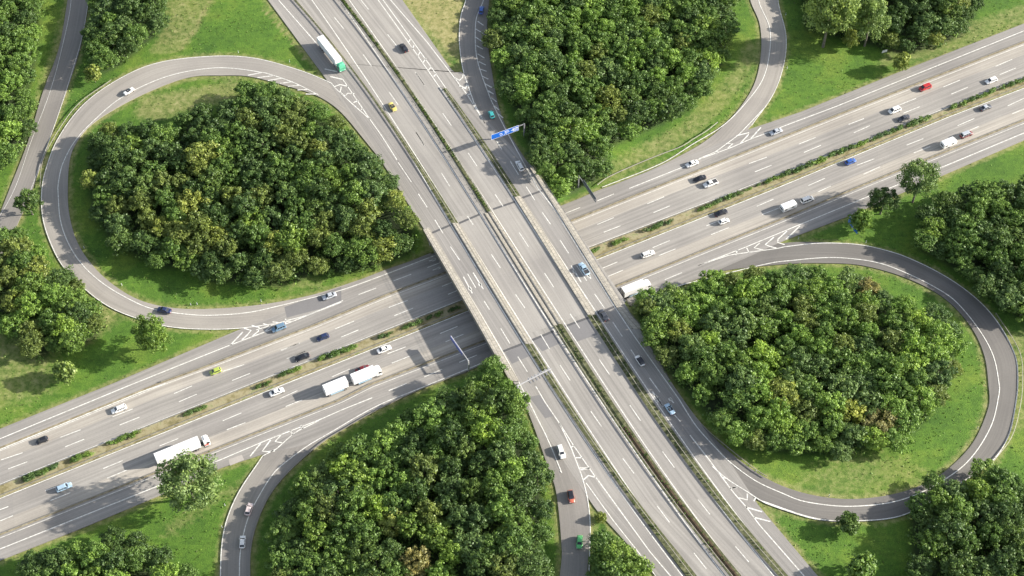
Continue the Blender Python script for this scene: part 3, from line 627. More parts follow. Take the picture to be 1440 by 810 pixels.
# turn arrows
def arrow(dst, code, x0, y0, x1, y1, hx, hy, w_=.34):
    a = Q(code, x0, y0, x1, y1); dst.append((a, w_, False)); hp = Q(code, hx, hy)[0]
    dx, dy = (a[1][0]-a[0][0]), (a[1][1]-a[0][1]); n_ = math.hypot(dx, dy); dx /= n_; dy /= n_
    dst.append(([(hp[0]-dx*2, hp[1]-dy*2), (hp[0]+dx*2.2, hp[1]+dy*2.2)], .95, False))
arrow(up,'b',430,535,505,675,485,635); arrow(up,'b',512,500,598,640,570,600); arrow(up,'d',260,440,345,583,285,490); arrow(up,'d',400,515,425,550,405,525)
arrow(up,'m',145,0,195,75,155,20); arrow(up,'m',250,0,285,40,255,8); arrow(up,'k',1305,125,1395,250,1330,165); arrow(lo_,'f',740,162,800,145,778,152); arrow(lo_,'f',770,240,840,215,820,222)
marks('road_markings', up, ZU, .264); marks('road_markings', lo_, ZL, .264); marks('road_markings', rp, None, .29)

# ------------------------------------------------------------------ bridge
def bridge():
    root = empty('road_bridge', (*at([(735,400)], ZU)[0], 0)); o3 = root.location.copy()
    tag(root, 'wide concrete overpass carrying the diagonal motorway above the lower motorway', 'bridge')
    def loc(P, z): return [(p[0]-o3.x, p[1]-o3.y, z) for p in P]
    OL = at([(594,318),(720,533),(728,548)], ZU); OR = at([(757,240),(875,415),(892,441)], ZU)
    # deck slab between the abutments, with main girders below
    TL, BL_ = at([(600,329),(712,520)], ZU); TR, BR = at([(766,258),(880,424)], ZU)
    q = [TL, BL_, BR, TR]
    MB().add(loc(q, ZU-.03)+loc(q, ZU-1.2), [(0,1,2,3),(7,6,5,4),(0,4,5,1),(1,5,6,2),(2,6,7,3),(3,7,4,0)]).build('deck', M['deckside'], root)
    for t in (.1,.3,.5,.7,.9):
        a = TL+(TR-TL)*t; b = BL_+(BR-BL_)*t; d = (TR-TL)/np.linalg.norm(TR-TL)*.5
        q = [a-d, b-d, b+d, a+d]
        MB().add(loc(q, ZU-1.2)+loc(q, ZU-1.9), [(7,6,5,4),(0,4,5,1),(1,5,6,2),(2,6,7,3),(3,7,4,0)]).build('girder', M['deckside'], root)
    # stone-capped edge walkways
    def capstrip(name, l, r, h0, h1, mt=M['cap']):
        A = at(l, ZU); B = at(r, ZU); L_ = np.r_[0, np.cumsum(np.hypot(*(A[1:]-A[:-1]).T))]; n = len(A)
        V = loc(A, ZU+h1)+loc(B, ZU+h1)+loc(A, ZU-h0)+loc(B, ZU-h0)
        F = []
        for r_ in range(n-1): F += [(r_, n+r_, n+r_+1, r_+1), (r_, r_+1, 2*n+r_+1, 2*n+r_), (n+r_, 3*n+r_, 3*n+r_+1, n+r_+1)]
        F += [(0, 2*n, 3*n, n), (n-1, 2*n-1, 4*n-1, 3*n-1)]
        uv = [(x, 0) for x in L_]+[(x, 2) for x in L_]; uv = uv+uv
        return mesh(name, V, F, mt, root, uv)
    capstrip('edge_beam', Q('b',90,140,480,810)+Q('c',460,695), Q('b',140,125,550,810)+Q('c',540,700), 1.5, .22)
    capstrip('edge_beam', Q('a',1130,320)+Q('d',205,0,710,800)+Q('x',905,463), Q('a',1110,340)+Q('d',152,0,645,800)+Q('x',888,462), 1.5, .22)
    for nm_, l_, r_, y0, y1 in (('separator_kerb', S1, S1r, 314, 484), ('separator_kerb', lerp(MDl,MDr,.16), lerp(MDl,MDr,.5), 300, 458), ('separator_kerb', lerp(MDl,MDr,.54), lerp(MDl,MDr,.93), 298, 456), ('separator_kerb', S3l, S3r, 276, 443)):
        capstrip(nm_, clip(l_, y0, y1), clip(r_, y0, y1), .1, .2)
    # parapets and railings on the edges
    def rail(l, h=1.0):
        A = at(l, ZU); P = smooth(A, 2.0, False); m1 = MB()
        for p_, q_ in zip(P[:-1], P[1:]):
            for z in (.6, h): m1.tube((p_[0]-o3.x, p_[1]-o3.y, ZU+.2+z), (q_[0]-o3.x, q_[1]-o3.y, ZU+.2+z), .028, n=5, cap=False)
        for p_ in P: m1.tube((p_[0]-o3.x, p_[1]-o3.y, ZU), (p_[0]-o3.x, p_[1]-o3.y, ZU+.2+h), .035, n=5)
        m1.build('railing', M['steeld'], root)
    rail(Q('b',97,145,487,810)+Q('c',463,695)); rail(Q('a',1136,322)+Q('d',202,0,705,800)+Q('x',902,461))
    # abutments under both ends and the row of piers in the median
    dv = (BL_-TL)/np.linalg.norm(BL_-TL)
    for nm, a, b, s in (('abutment', TL, TR, 1), ('abutment', BL_, BR, -1)):
        a = a+dv*s*(-.5); b = b+dv*s*(-.5); q = [a, b, b+dv*s*2.2, a+dv*s*2.2]
        MB().add(loc(q, ZU-1.2)+loc(q, -.2), [(0,1,2,3),(7,6,5,4),(0,4,5,1),(1,5,6,2),(2,6,7,3),(3,7,4,0)]).build(nm, M['concrete'], root)
    mid = at([(664,425),(815,362)], 0)
    for t in np.linspace(0.0, 1.0, 7):
        p_ = mid[0]+(mid[1]-mid[0])*t
        MB().tube((p_[0]-o3.x, p_[1]-o3.y, .2), (p_[0]-o3.x, p_[1]-o3.y, ZU-1.15), .5, n=14).build('pier', M['concrete'], root)
    # expansion joints across each roadway
    zz = ZU+.012
    for v in (('b',165,165,330,95),('b',390,85,575,5),('a',800,685,985,622),('a',1045,590,1215,528),('c',405,445,575,378),('c',645,352,835,272),('c',925,235,1125,160),('c',1200,125,1360,62)):
        p_, q_ = at(Q(*v), ZU); d = dv*.4
        MB().add(loc([p_-d, q_-d, q_+d, p_+d], zz), [(0,1,2,3)]).build('expansion_joint', M['joint'], root)
bridge()

# ------------------------------------------------------------------ guard rails
def guard(label, px, z=None, h=.75, dbl=False):
    P = smooth(ground(px, z), 2.0, z is None); Z = np.full(len(P), z) if z is not None else zf(P)+.25
    o3 = Vector((*P[0], Z[0])); root = tag(empty('guard_rail', o3), label, 'guard rail', 'guard rails along the roadways')
    m1 = MB(); m2 = MB(); V = []; F = []
    d = np.gradient(P, axis=0); d /= np.maximum(np.hypot(d[:,0], d[:,1]), 1e-6)[:,None]; nr = np.stack([-d[:,1], d[:,0]], 1)
    prof = [(-.05,h-.3),(.05,h-.26),(.0,h-.15),(.05,h-.05),(-.05,h)]
    n = len(prof)
    for r in range(len(P)):
        for (a, b) in prof: V.append((P[r][0]+nr[r][0]*a*1.3-o3.x, P[r][1]+nr[r][1]*a*1.3-o3.y, Z[r]+b-o3.z))
    for r in range(len(P)-1):
        for t in range(n): F.append((r*n+t, r*n+(t+1)%n, (r+1)*n+(t+1)%n, (r+1)*n+t))
    mesh('rail', V, F, M['steel'], root)
    for r in range(0, len(P), 2):
        x, y = P[r][0]-o3.x, P[r][1]-o3.y; m2.box(x-.06, x+.06, y-.06, y+.06, Z[r]-o3.z-.3, Z[r]-o3.z+h-.1)
    tag(m2.build('posts', M['steel'], root), kind='stuff')
guard('steel guard rail between the left side roadway and the through lanes of the diagonal motorway', lerp(S1, S1r, .5), ZU+.06)
guard('steel guard rail on the left side of the dark median of the diagonal motorway', lerp(MDl, MDr, .2), ZU+.06)
guard('steel guard rail on the right side of the dark median of the diagonal motorway', lerp(MDl, MDr, .88), ZU+.06)
guard('steel guard rail between the right side roadway and the through lanes of the diagonal motorway', lerp(S3l, S3r, .4), ZU+.06)
guard('steel guard rail in the dry strip north of the upper lanes of the lower motorway', SEPA[2:], ZL+.03)
guard('steel guard rail in the dry strip south of the lower lanes of the lower motorway', SEPB, ZL+.03)
guard('guard rail in the shrub-planted median, upper edge', off(MT,3), ZL+.03); guard('guard rail in the shrub-planted median, lower edge', off(MBt,-3), ZL+.03)
guard('curved guard rail on the inside of the top loop ramp above the lower motorway', QQ(('o',295,140,200,215,100,275,0,340),('C',870,655,760,700,640,755,600,785)))
guard('guard rail between the side roadway and the wood of the right loop', QQ(('e',470,340,640,570,800,800),('m',440,130,560,270,750,430,960,600,1070,670)))
guard('curved guard rail round the outside of the right loop ramp', QQ(('H',1320,515,1420,680,1432,810),('L',1420,110,1385,230,1310,330)))
guard('curved guard rail beside the wood on the bottom left ramp', QQ(('x',352,830,353,773,362,735,380,697,408,663,455,622,486,603,517,585,552,567,603,544,655,524)))
guard('curved guard rail on the outside of the left loop ramp', QQ(('A',170,790,180,690,232,580,330,445,470,342)))

# ------------------------------------------------------------------ leaves, trees, shrubs
def leaf_cloud(cent, rad, n, size, squash=.8, outward=True, bias=.25):
    """n leaf clumps on the shell of each lobe -> vertices, faces, tint"""
    k = len(cent); N_ = k*n
    C = np.repeat(cent, n, 0); R = np.repeat(rad, n)
    u = rng.normal(size=(N_,3)); u[:,2] += bias; u /= np.linalg.norm(u, axis=1)[:,None]
    r = R*(1-.35*rng.random(N_)**2)*(1+.18*rng.normal(size=N_)).clip(.6,1.4); P = C+u*r[:,None]*np.array([1,1,squash])
    nr = u+.55*rng.normal(size=(N_,3)); nr /= np.linalg.norm(nr, axis=1)[:,None]
    t = np.cross(nr, rng.normal(size=(N_,3))); t /= np.linalg.norm(t, axis=1)[:,None]; b = np.cross(nr, t)
    s = size*(.6+.8*rng.random(N_)); s1 = s[:,None]*t; s2 = (s*(.6+.5*rng.random(N_)))[:,None]*b
    V = np.stack([P-s1, P-s2*.9+nr*(.15*s)[:,None], P+s1, P+s2*1.1-nr*(.1*s)[:,None]], 1).reshape(-1, 3)
    F = np.arange(N_*4).reshape(-1, 4); lobe = np.repeat(rng.random(k), n)
    tint = np.clip(.45*lobe+.55*rng.random(N_), 0, 1)
    return V, F, tint
def leaf_mesh(name, V, F, tint):
    me = bpy.data.meshes.new(name); me.vertices.add(len(V)); me.vertices.foreach_set('co', V.ravel().astype(np.float32))
    me.loops.add(F.size); me.loops.foreach_set('vertex_index', F.ravel()); me.polygons.add(len(F)); me.polygons.foreach_set('loop_start', np.arange(0, F.size, 4)); me.update(calc_edges=True)
    a = me.attributes.new('tint', 'FLOAT', 'FACE'); a.data.foreach_set('value', tint.astype(np.float32)); me.materials.append(LEAF['mid green'])
    return me
def crown_geo(H, R, lobes=20, n=110, size=.36, base=.28, pointy=0.0):
    cs = []; rs = []; zc = H*(.5+base/2); hz = H*(1-base)/2
    tries = 0
    while len(cs) < lobes and tries < 4000:
        tries += 1
        u = rng.normal(size=3); u /= np.linalg.norm(u); 
        if u[2] < -.55: continue
        f = (.55+.32*rng.random()) if lobes < 26 else (.5+.48*rng.random()); tp = 1-pointy*max(0, u[2])
        p = np.array([u[0]*R*f*tp, u[1]*R*f*tp, zc+u[2]*hz*(f+.05)]); r = R*((.25+.17*rng.random()) if lobes < 26 else (.14+.17*rng.random()**1.3))
        if any(np.linalg.norm(p-q) < .5*(r+q_) for q, q_ in zip(cs, rs)): continue
        cs.append(p); rs.append(r)
    cs.append(np.array([0,0,zc])); rs.append(R*.55)
    return leaf_cloud(np.array(cs), np.array(rs), n, size)
def trunk_mesh(H, R, base=.28, r0=.22):
    m = MB(); z = H*base*1.1; pts = [(0,0,-.4), (.08,.05,z*.5), (0,.1,z), (.15,0,H*.6), (.1,.1,H*.85)]; rr = [r0*1.4, r0, r0*.85, r0*.5, r0*.15]
    for t in range(4): m.tube(pts[t], pts[t+1], rr[t], rr[t+1], n=8)
    for t in range(7):
        a = t*2.4+random.random(); z0 = z*.9+(H*.5-z*.9)*t/7; rad = R*(.55+.25*random.random())
        p = (0.05, .05, z0); q = (math.cos(a)*rad*.5, math.sin(a)*rad*.5, z0+rad*.55); q2 = (math.cos(a+.2)*rad, math.sin(a+.2)*rad, z0+rad*.85)
        m.tube(p, q, r0*.42, r0*.26, n=6); m.tube(q, q2, r0*.26, r0*.08, n=6)
    o = m.build('trunk', M['bark']); me = o.data; bpy.data.objects.remove(o); return me
VAR = []
for t in range(9):
    H = 10+2.2*random.random(); R = 3.9+.7*random.random(); bs = [.22,.3,.26][t%3]
    VAR.append((leaf_mesh('crown', *crown_geo(H, R, 46, 88, .23, bs)), trunk_mesh(H, R, bs), H, R))
BIG = []
for t in range(3):
    H = 13+t; R = 5.6; BIG.append((leaf_mesh('crown', *crown_geo(H, R, 60, 150, .21, .34 if t < 2 else .12)), trunk_mesh(H, R, .34, .27), H, R))
YOUNG = []
for t in range(2):
    H = 5.5; R = 2.6; YOUNG.append((leaf_mesh('crown', *crown_geo(H, R, 20, 90, .25, .1)), trunk_mesh(H, R, .1, .12), H, R))
def place_tree(var, x, y, s, rz, hue, label, cat='tree', group=None, sz=None, name='broadleaf_tree', z=None):
    me, tm, H, R = var; z = float(zf([(x, y)])[0]) if z is None else z
    root = empty(name, (x, y, z-.1), rz); sc = (s*random.uniform(.88,1.14), s*random.uniform(.88,1.14), s if sz is None else sz); root.scale = sc
    tag(root, label, cat, group)
    c = bpy.data.objects.new('crown', me); COL.objects.link(c); c.parent = root
    c.material_slots[0].link = 'OBJECT'; c.material_slots[0].material = LEAF[hue]
    t = bpy.data.objects.new('trunk', tm); COL.objects.link(t); t.parent = root
    return root
# woodland: blue-noise stand of trees inside each outline
HUES = {'left loop': [('dark green',5),('mid green',4),('olive green',3),('yellowish green',.9),('blue green',2),('brownish',.12)],
 'top loop': [('dark green',2),('mid green',5),('blue green',2),('bright green',2.5),('olive green',.6)],
 'right loop': [('mid green',4),('bright green',4),('blue green',2),('olive green',1),('brownish',.12),('yellowish green',.5)],
 'bottom loop': [('dark green',4),('mid green',4),('olive green',.9),('bright green',1.5),('brownish',.12),('yellowish green',.4),('blue green',2)],
 'left verge': [('bright green',2),('mid green',4),('dark green',1),('olive green',2)],
 'top left corner': [('mid green',3),('bright green',2),('dark green',2)],
 'strip beside the side road': [('dark green',3),('mid green',3),('blue green',1)],
 'top right corner': [('dark green',3),('blue green',2),('olive green',2),('yellowish green',1)],
 'right edge': [('dark green',3),('mid green',4),('blue green',1)],
 'bottom right corner': [('dark green',2),('mid green',4),('blue green',1)],
 'bottom left corner': [('dark green',2),('mid green',4),('bright green',2)],
 'bottom gore': [('mid green',3),('olive green',1),('bright green',1)]}
PHR = {'left loop':'inside the left loop','top loop':'inside the top loop','right loop':'inside the right loop','bottom loop':'at bottom centre','left verge':'at the left edge','top left corner':'in top left corner',
 'strip beside the side road':'between side road and loop','top right corner':'at the top right','right edge':'at the right edge','bottom right corner':'in bottom right corner','bottom left corner':'in bottom left corner','bottom gore':'beside the green car'}
EXCL = []
def visible_px(x, y, z):
    dx, dy, dz = x, y-CY, z-CH
    yy = dy*ct+dz*st_; zz = dy*st_-dz*ct
    return 720+dx/zz*FPX, 405-yy/zz*FPX, FPX/zz
cands = []
for k, poly in WP.items():
    lo, hi = poly.min(0), poly.max(0); area = (hi-lo).prod(); pts = []
    rmin = 5.5 if k not in ('bottom gore','left verge') else 5.0
    for _ in range(int(area*2.2)):
        p = lo+rng.random(2)*(hi-lo)
        if not inside(p[None], poly)[0]: continue
        e = seg_dist(p[None], poly)[0]
        if e < 2.1: continue
        if any((p[0]-q[0])**2+(p[1]-q[1])**2 < rmin**2 for q in pts): continue
        pts.append((p[0], p[1], e))
    hs, ws = zip(*HUES[k]); ws = np.array(ws)/sum(ws); c0 = poly.mean(0)
    for (x, y, e) in pts:
        s = (.74+.16*min(1, (e-2)/5)+.42*rng.random()**1.5)*(.92 if k in ('left verge','bottom gore') else 1)
        hue = hs[rng.choice(len(hs), p=ws)]; u, v, sc = visible_px(x, y, 8)
        fx = (x-lo[0])/(hi[0]-lo[0]); fy = (y-lo[1])/(hi[1]-lo[1])
        zx = 'west' if fx < .34 else 'east' if fx > .66 else ''; zy = 'north' if fy > .66 else 'south' if fy < .34 else ''
        zone = (zy+' '+zx).strip().replace(' ', '-') or 'middle'
        size = 'small' if s < .86 else 'large' if s > 1.08 else 'medium'
        vis = (-25 < u < 1465) and (-25 < v < 835)
        cands.append(dict(x=x, y=y, s=s, hue=hue, k=k, zone=zone, size=size, edge=e < 5, e=e, px=s*sc if vis else 0, vis=vis))
cands.sort(key=lambda c: -c['px'])
print('TREES', len(cands), 'visible', sum(c['vis'] for c in cands))
inst = cands[:272]; rest = cands[272:]
for c in inst:
    where = '%s %s of the wood'%(c['zone'], 'edge' if c['edge'] else 'part')
    lab = '%s %s tree, %s %s'%(c['size'], c['hue'], where, PHR[c['k']])
    place_tree(VAR[rng.integers(len(VAR))], c['x'], c['y'], c['s'], rng.random()*6.28, c['hue'], lab, 'tree', lab+', trees alike', sz=min(.98, c['s'])*min(.92, .6+.022*c['e'])*(.88+.24*rng.random()))
# the remaining trees of the closed canopy, one object
def joined(items):
    Vs = []; Fs = []; Ts = []; MI = []; k = 0; hl = list(LEAF)
    TV = []; TF = []
    for c in items:
        me, tm, H, R = VAR[rng.integers(len(VAR))]; n = len(me.vertices); v = np.empty(n*3, np.float32); me.vertices.foreach_get('co', v); v = v.reshape(-1,3)*np.array([c['s'], c['s'], min(.98, c['s'])*min(.92, .6+.022*c['e'])], np.float32)
        f = np.arange(n).reshape(-1,4); t = np.empty(len(f), np.float32); me.attributes['tint'].data.foreach_get('value', t)
        a = rng.random()*6.28; ca, sa = math.cos(a), math.sin(a); z = float(zf([(c['x'], c['y'])])[0])
        v = np.stack([v[:,0]*ca-v[:,1]*sa+c['x'], v[:,0]*sa+v[:,1]*ca+c['y'], v[:,2]+z], 1)
        Vs.append(v); Fs.append(f+k); Ts.append(np.clip(t*.8+.25*rng.random()-.02, 0, 1)); MI.append(np.full(len(f), hl.index(c['hue']))); k += n
    me = leaf_mesh('woodland_canopy', np.concatenate(Vs), np.concatenate(Fs), np.concatenate(Ts)); me.materials.clear()
    for h_ in hl: me.materials.append(LEAF[h_])
    me.polygons.foreach_set('material_index', np.concatenate(MI)); o = bpy.data.objects.new('woodland_canopy', me); COL.objects.link(o)
    tag(o, 'closed canopy of further broadleaf trees filling the woods', 'woodland', kind='stuff')
if rest: joined(rest)
# undergrowth between the trunks
cs = []
for k, poly in WP.items():
    lo, hi = poly.min(0), poly.max(0); n = int((hi-lo).prod()/7); P = lo+rng.random((n,2))*(hi-lo); P = P[inside(P, poly) & (seg_dist(P, poly) > 1.6)]
    z = zf(P)+.6+2.2*rng.random(len(P)); cs.append(np.concatenate([P, z[:,None]], 1))
cs = np.concatenate(cs); V, F, T = leaf_cloud(cs, 1.3+.6*rng.random(len(cs)), 26, .34)
me = leaf_mesh('woodland_undergrowth', V, F, T); me.materials[0] = LEAF['mid green']; o = bpy.data.objects.new('woodland_undergrowth', me); COL.objects.link(o)
tag(o, 'dense low undergrowth between the trunks of the woods', 'undergrowth', kind='stuff')
# single trees; photo point = crown centre
def single(px, py, wpx, hue, label, fam=VAR, idx=0, sz=1.0, name='broadleaf_tree', hc=.6):
    for h0 in (6,):
        H = fam[idx%len(fam)][2]; R = fam[idx%len(fam)][3]; P = drape([(px, py)], 5)[0]; sc = visible_px(P[0], P[1], 5)[2]
        s = wpx/2/sc/(R*1.0); P = drape([(px, py)], H*s*sz*hc)[0]
    place_tree(fam[idx%len(fam)], P[0], P[1], s, random.random()*6.28, hue, label, 'tree', sz=s*sz, name=name)
single(214,472,54,'mid green','round lone tree on the grass below the left loop ramp',BIG,2,.85,hc=.5)
single(91,524,34,'pale grey green','small pale bushy tree on the grass at the left, beside the motorway',YOUNG,0,1.0,hc=.5)
single(267,682,80,'pale grey green','large pale leafy tree overlapping the white articulated truck',BIG,0,.85,hc=.64)
single(1162,44,78,'pale grey green','tall grey green tree with visible trunk, left one at the top right',BIG,1,1.15,hc=.62)
single(1221,42,52,'pale grey green','tall grey green tree with visible trunk, right one at the top right',BIG,0,1.3,hc=.62)
single(1290,262,54,'pale grey green','tall pale tree standing beside the lower motorway near the right edge',BIG,1,1.15,hc=.55)
single(1242,286,44,'dark green','dense round dark tree left of the tall pale tree on the right',BIG,2,.8,hc=.5)
single(1211,312,34,'mid green','small round tree right behind the blue sign on the grass',YOUNG,1,1.1,hc=.5)
single(1193,739,30,'dark green','small dark round bush on the grass below the right loop ramp',YOUNG,0,.9,hc=.5)
single(1208,808,44,'mid green','tree crown cut by the bottom edge, left of the bottom right wood',YOUNG,1,1.0,hc=.5)
single(40,286,36,'dark green','round dark tree between the side road and the left loop',VAR,2,.9,hc=.55)
single(131,106,24,'yellowish green','small yellow green tree at the foot of the wood by the side road',YOUNG,1,1.2,hc=.5)
single(1267,88,24,'yellowish green','small yellow green tree right of the white box at the top right',YOUNG,0,1.2,hc=.5)
single(1196,55,20,'yellowish green','slim yellow green tree between the two tall grey green trees',YOUNG,1,1.4,hc=.5)
single(845,728,16,'olive green','low olive bush at the tip of the bottom gore',YOUNG,0,.8,hc=.5)
# shrubs of the lower median
SHR = []
for t in range(4):
    k_ = 6+t; cen = np.stack([rng.normal(size=k_)*.75, rng.normal(size=k_)*.4, .5+.4*rng.random(k_)], 1); SHR.append(leaf_mesh('foliage', *leaf_cloud(cen, .45+.3*rng.random(k_), 60, .16)))
sh = [(40,671,16),(52,667,14),(62,661,12),(78,656,14),(107,644,14),(118,640,14),(165,619,13),(176,615,14),(187,611,13),(273,577,12),(284,573,10),(365,543,10),(375,539,10),(404,523,12),(415,519,12),(455,503,12),(466,499,14),(480,494,14),(492,489,13),(537,473,10),(545,470,9),(576,457,10),(587,453,12),(605,446,10),(616,442,10),(640,433,9),
 (831,354,10),(841,350,9),(865,341,11),(875,337,11),(919,320,12),(929,316,13),(940,312,10),(992,291,10),(1003,286,10),(1013,282,12),(1024,277,12),(1036,272,12),(1053,265,7),(1068,259,8),(1078,255,10),(1087,251,10),(1098,247,10),(1109,243,13),(1120,239,12),(1132,234,12),(1152,226,15),(1172,217,12),(1182,213,12),(1193,208,12),(1208,203,12),(1220,198,9),(1228,195,9),(1243,188,12),(1254,184,12),(1267,180,12),(1280,174,10),(1292,170,16),(1303,165,10),(1343,150,12),(1355,145,12),(1372,137,12),(1384,133,10),(1397,128,12),(1410,122,10),(1427,116,12),(1440,111,12)]
ang = math.atan2(*(at([(1037,268)])-at([(827,348)]))[0][::-1])
for t, (x, y, w_) in enumerate(sh):
    P = at([(x, y)], ZL+.5)[0]; sc = visible_px(P[0], P[1], 0)[2]; root = empty('shrub', (P[0], P[1], ZL), ang)
    s = w_*1.2/sc/2.6; root.scale = (s, s*.9, s); root.scale = (s*(1.15+.35*random.random()), s*.75, s*(.6+.25*random.random()))
    side = 'left of the bridge' if x < 700 else 'right of the bridge'
    nb = sum(1 for q in sh if (q[0] < 700) == (x < 700) and q[0] < x)+1
    words = ['first','second','third','fourth','fifth','sixth','seventh','eighth','ninth','tenth','eleventh','twelfth','thirteenth','fourteenth','fifteenth','sixteenth','seventeenth','eighteenth','nineteenth','twentieth']
    tens = {20:'twenty',30:'thirty',40:'forty'}
    def word(n_): return words[n_-1] if n_ <= 20 else (tens[n_//10*10]+('-'+words[n_%10-1] if n_%10 else 'th')).replace('thirtyth','thirtieth').replace('fortyth','fortieth')
    tag(root, '%s median shrub from the left among those %s'%(word(nb), side), 'shrub', 'shrubs in the median of the lower motorway')
    c = bpy.data.objects.new('foliage', SHR[t%4]); COL.objects.link(c); c.parent = root; c.material_slots[0].link = 'OBJECT'; c.material_slots[0].material = LEAF[['mid green','dark green','blue green','mid green'][random.randrange(4)]]
# hedge growth along the upper separators
def hedge(l, r, z, a, b, dens, hue, name, label, hh=.3, size=.15):
    A = smooth(at(l[a:b], z), 1.0, False); B = smooth(at(r[a:b], z), 1.0, False); n = len(A); B, _ = resample(B, n)
    k = int(n*dens); idx = rng.integers(0, n, k); t = .2+.6*rng.random(k); P = A[idx]+(B[idx]-A[idx])*t[:,None]
    # clumpy: keep by low-frequency noise
    keep = (np.sin(idx*.31)+np.sin(idx*.117+1)+rng.normal(size=k)*.6) > -.5; P = P[keep]
    c = np.concatenate([P, np.full((len(P),1), z+.2)], 1); V, F, T = leaf_cloud(c, np.full(len(c), hh)*(0.7+.6*rng.random(len(c))), 14, size)
    me = leaf_mesh(name, V, F, T); me.materials[0] = LEAF[hue]; o = bpy.data.objects.new(name, me); COL.objects.link(o); tag(o, label, 'ground cover', kind='stuff')
def HG(l, r, y0, y1, *a): hedge(clip(l, y0, y1), clip(r, y0, y1), ZU+.1, 0, None, *a)
HG(S1, S1r, 492, 950, 1.0, 'dark green', 'separator_ground_cover', 'low dark growth in the left separator south of the bridge')
HG(S1, S1r, 268, 308, 1.0, 'dark green', 'separator_ground_cover', 'low dark growth in the left separator just north of the bridge')
HG(lerp(MDl,MDr,.4), lerp(MDl,MDr,.88), -100, 296, 2.6, 'mid green', 'median_ground_cover', 'green and brown growth in the median north of the bridge')
HG(MDl, MDr, 460, 950, 1.2, 'dark green', 'median_ground_cover', 'dark growth in the median south of the bridge')
HG(S3l, S3r, 126, 276, 1.2, 'dark green', 'separator_ground_cover', 'low growth in the right separator north of the bridge')
HG(S3l, S3r, 446, 950, 1.0, 'dark green', 'separator_ground_cover', 'low growth in the right separator south of the bridge')

# ------------------------------------------------------------------ vehicles
def ring_loft(secs):
    """secs: list of (x, [(y,z)...half profile from bottom centre-side to top]) mirrored into a closed skin"""
    V = []; F = []; n = len(secs[0][1])
    for x, pr in secs:
        V += [(x, -y, z) for y, z in pr]+[(x, y, z) for y, z in pr[::-1]]
    m = 2*n
    for k in range(len(secs)-1):
        for t in range(m): F.append((k*m+t, k*m+(t+1)%m, (k+1)*m+(t+1)%m, (k+1)*m+t))
    F.append(tuple(range(m))[::-1]); F.append(tuple(range((len(secs)-1)*m, len(secs)*m)))
    return V, F
def wheel_parts(root, x, y, r=.32, w_=.21, name='wheel'):
    t = MB().tube((x, y-w_/2, r), (x, y+w_/2, r), r, n=18).build(name, M['rubber'], root)
    s = 1 if y > 0 else -1
    MB().tube((x, y+s*w_*.45, r), (x, y+s*(w_/2+.015), r), r*.62, n=14).build('rim', M['rim'], t)
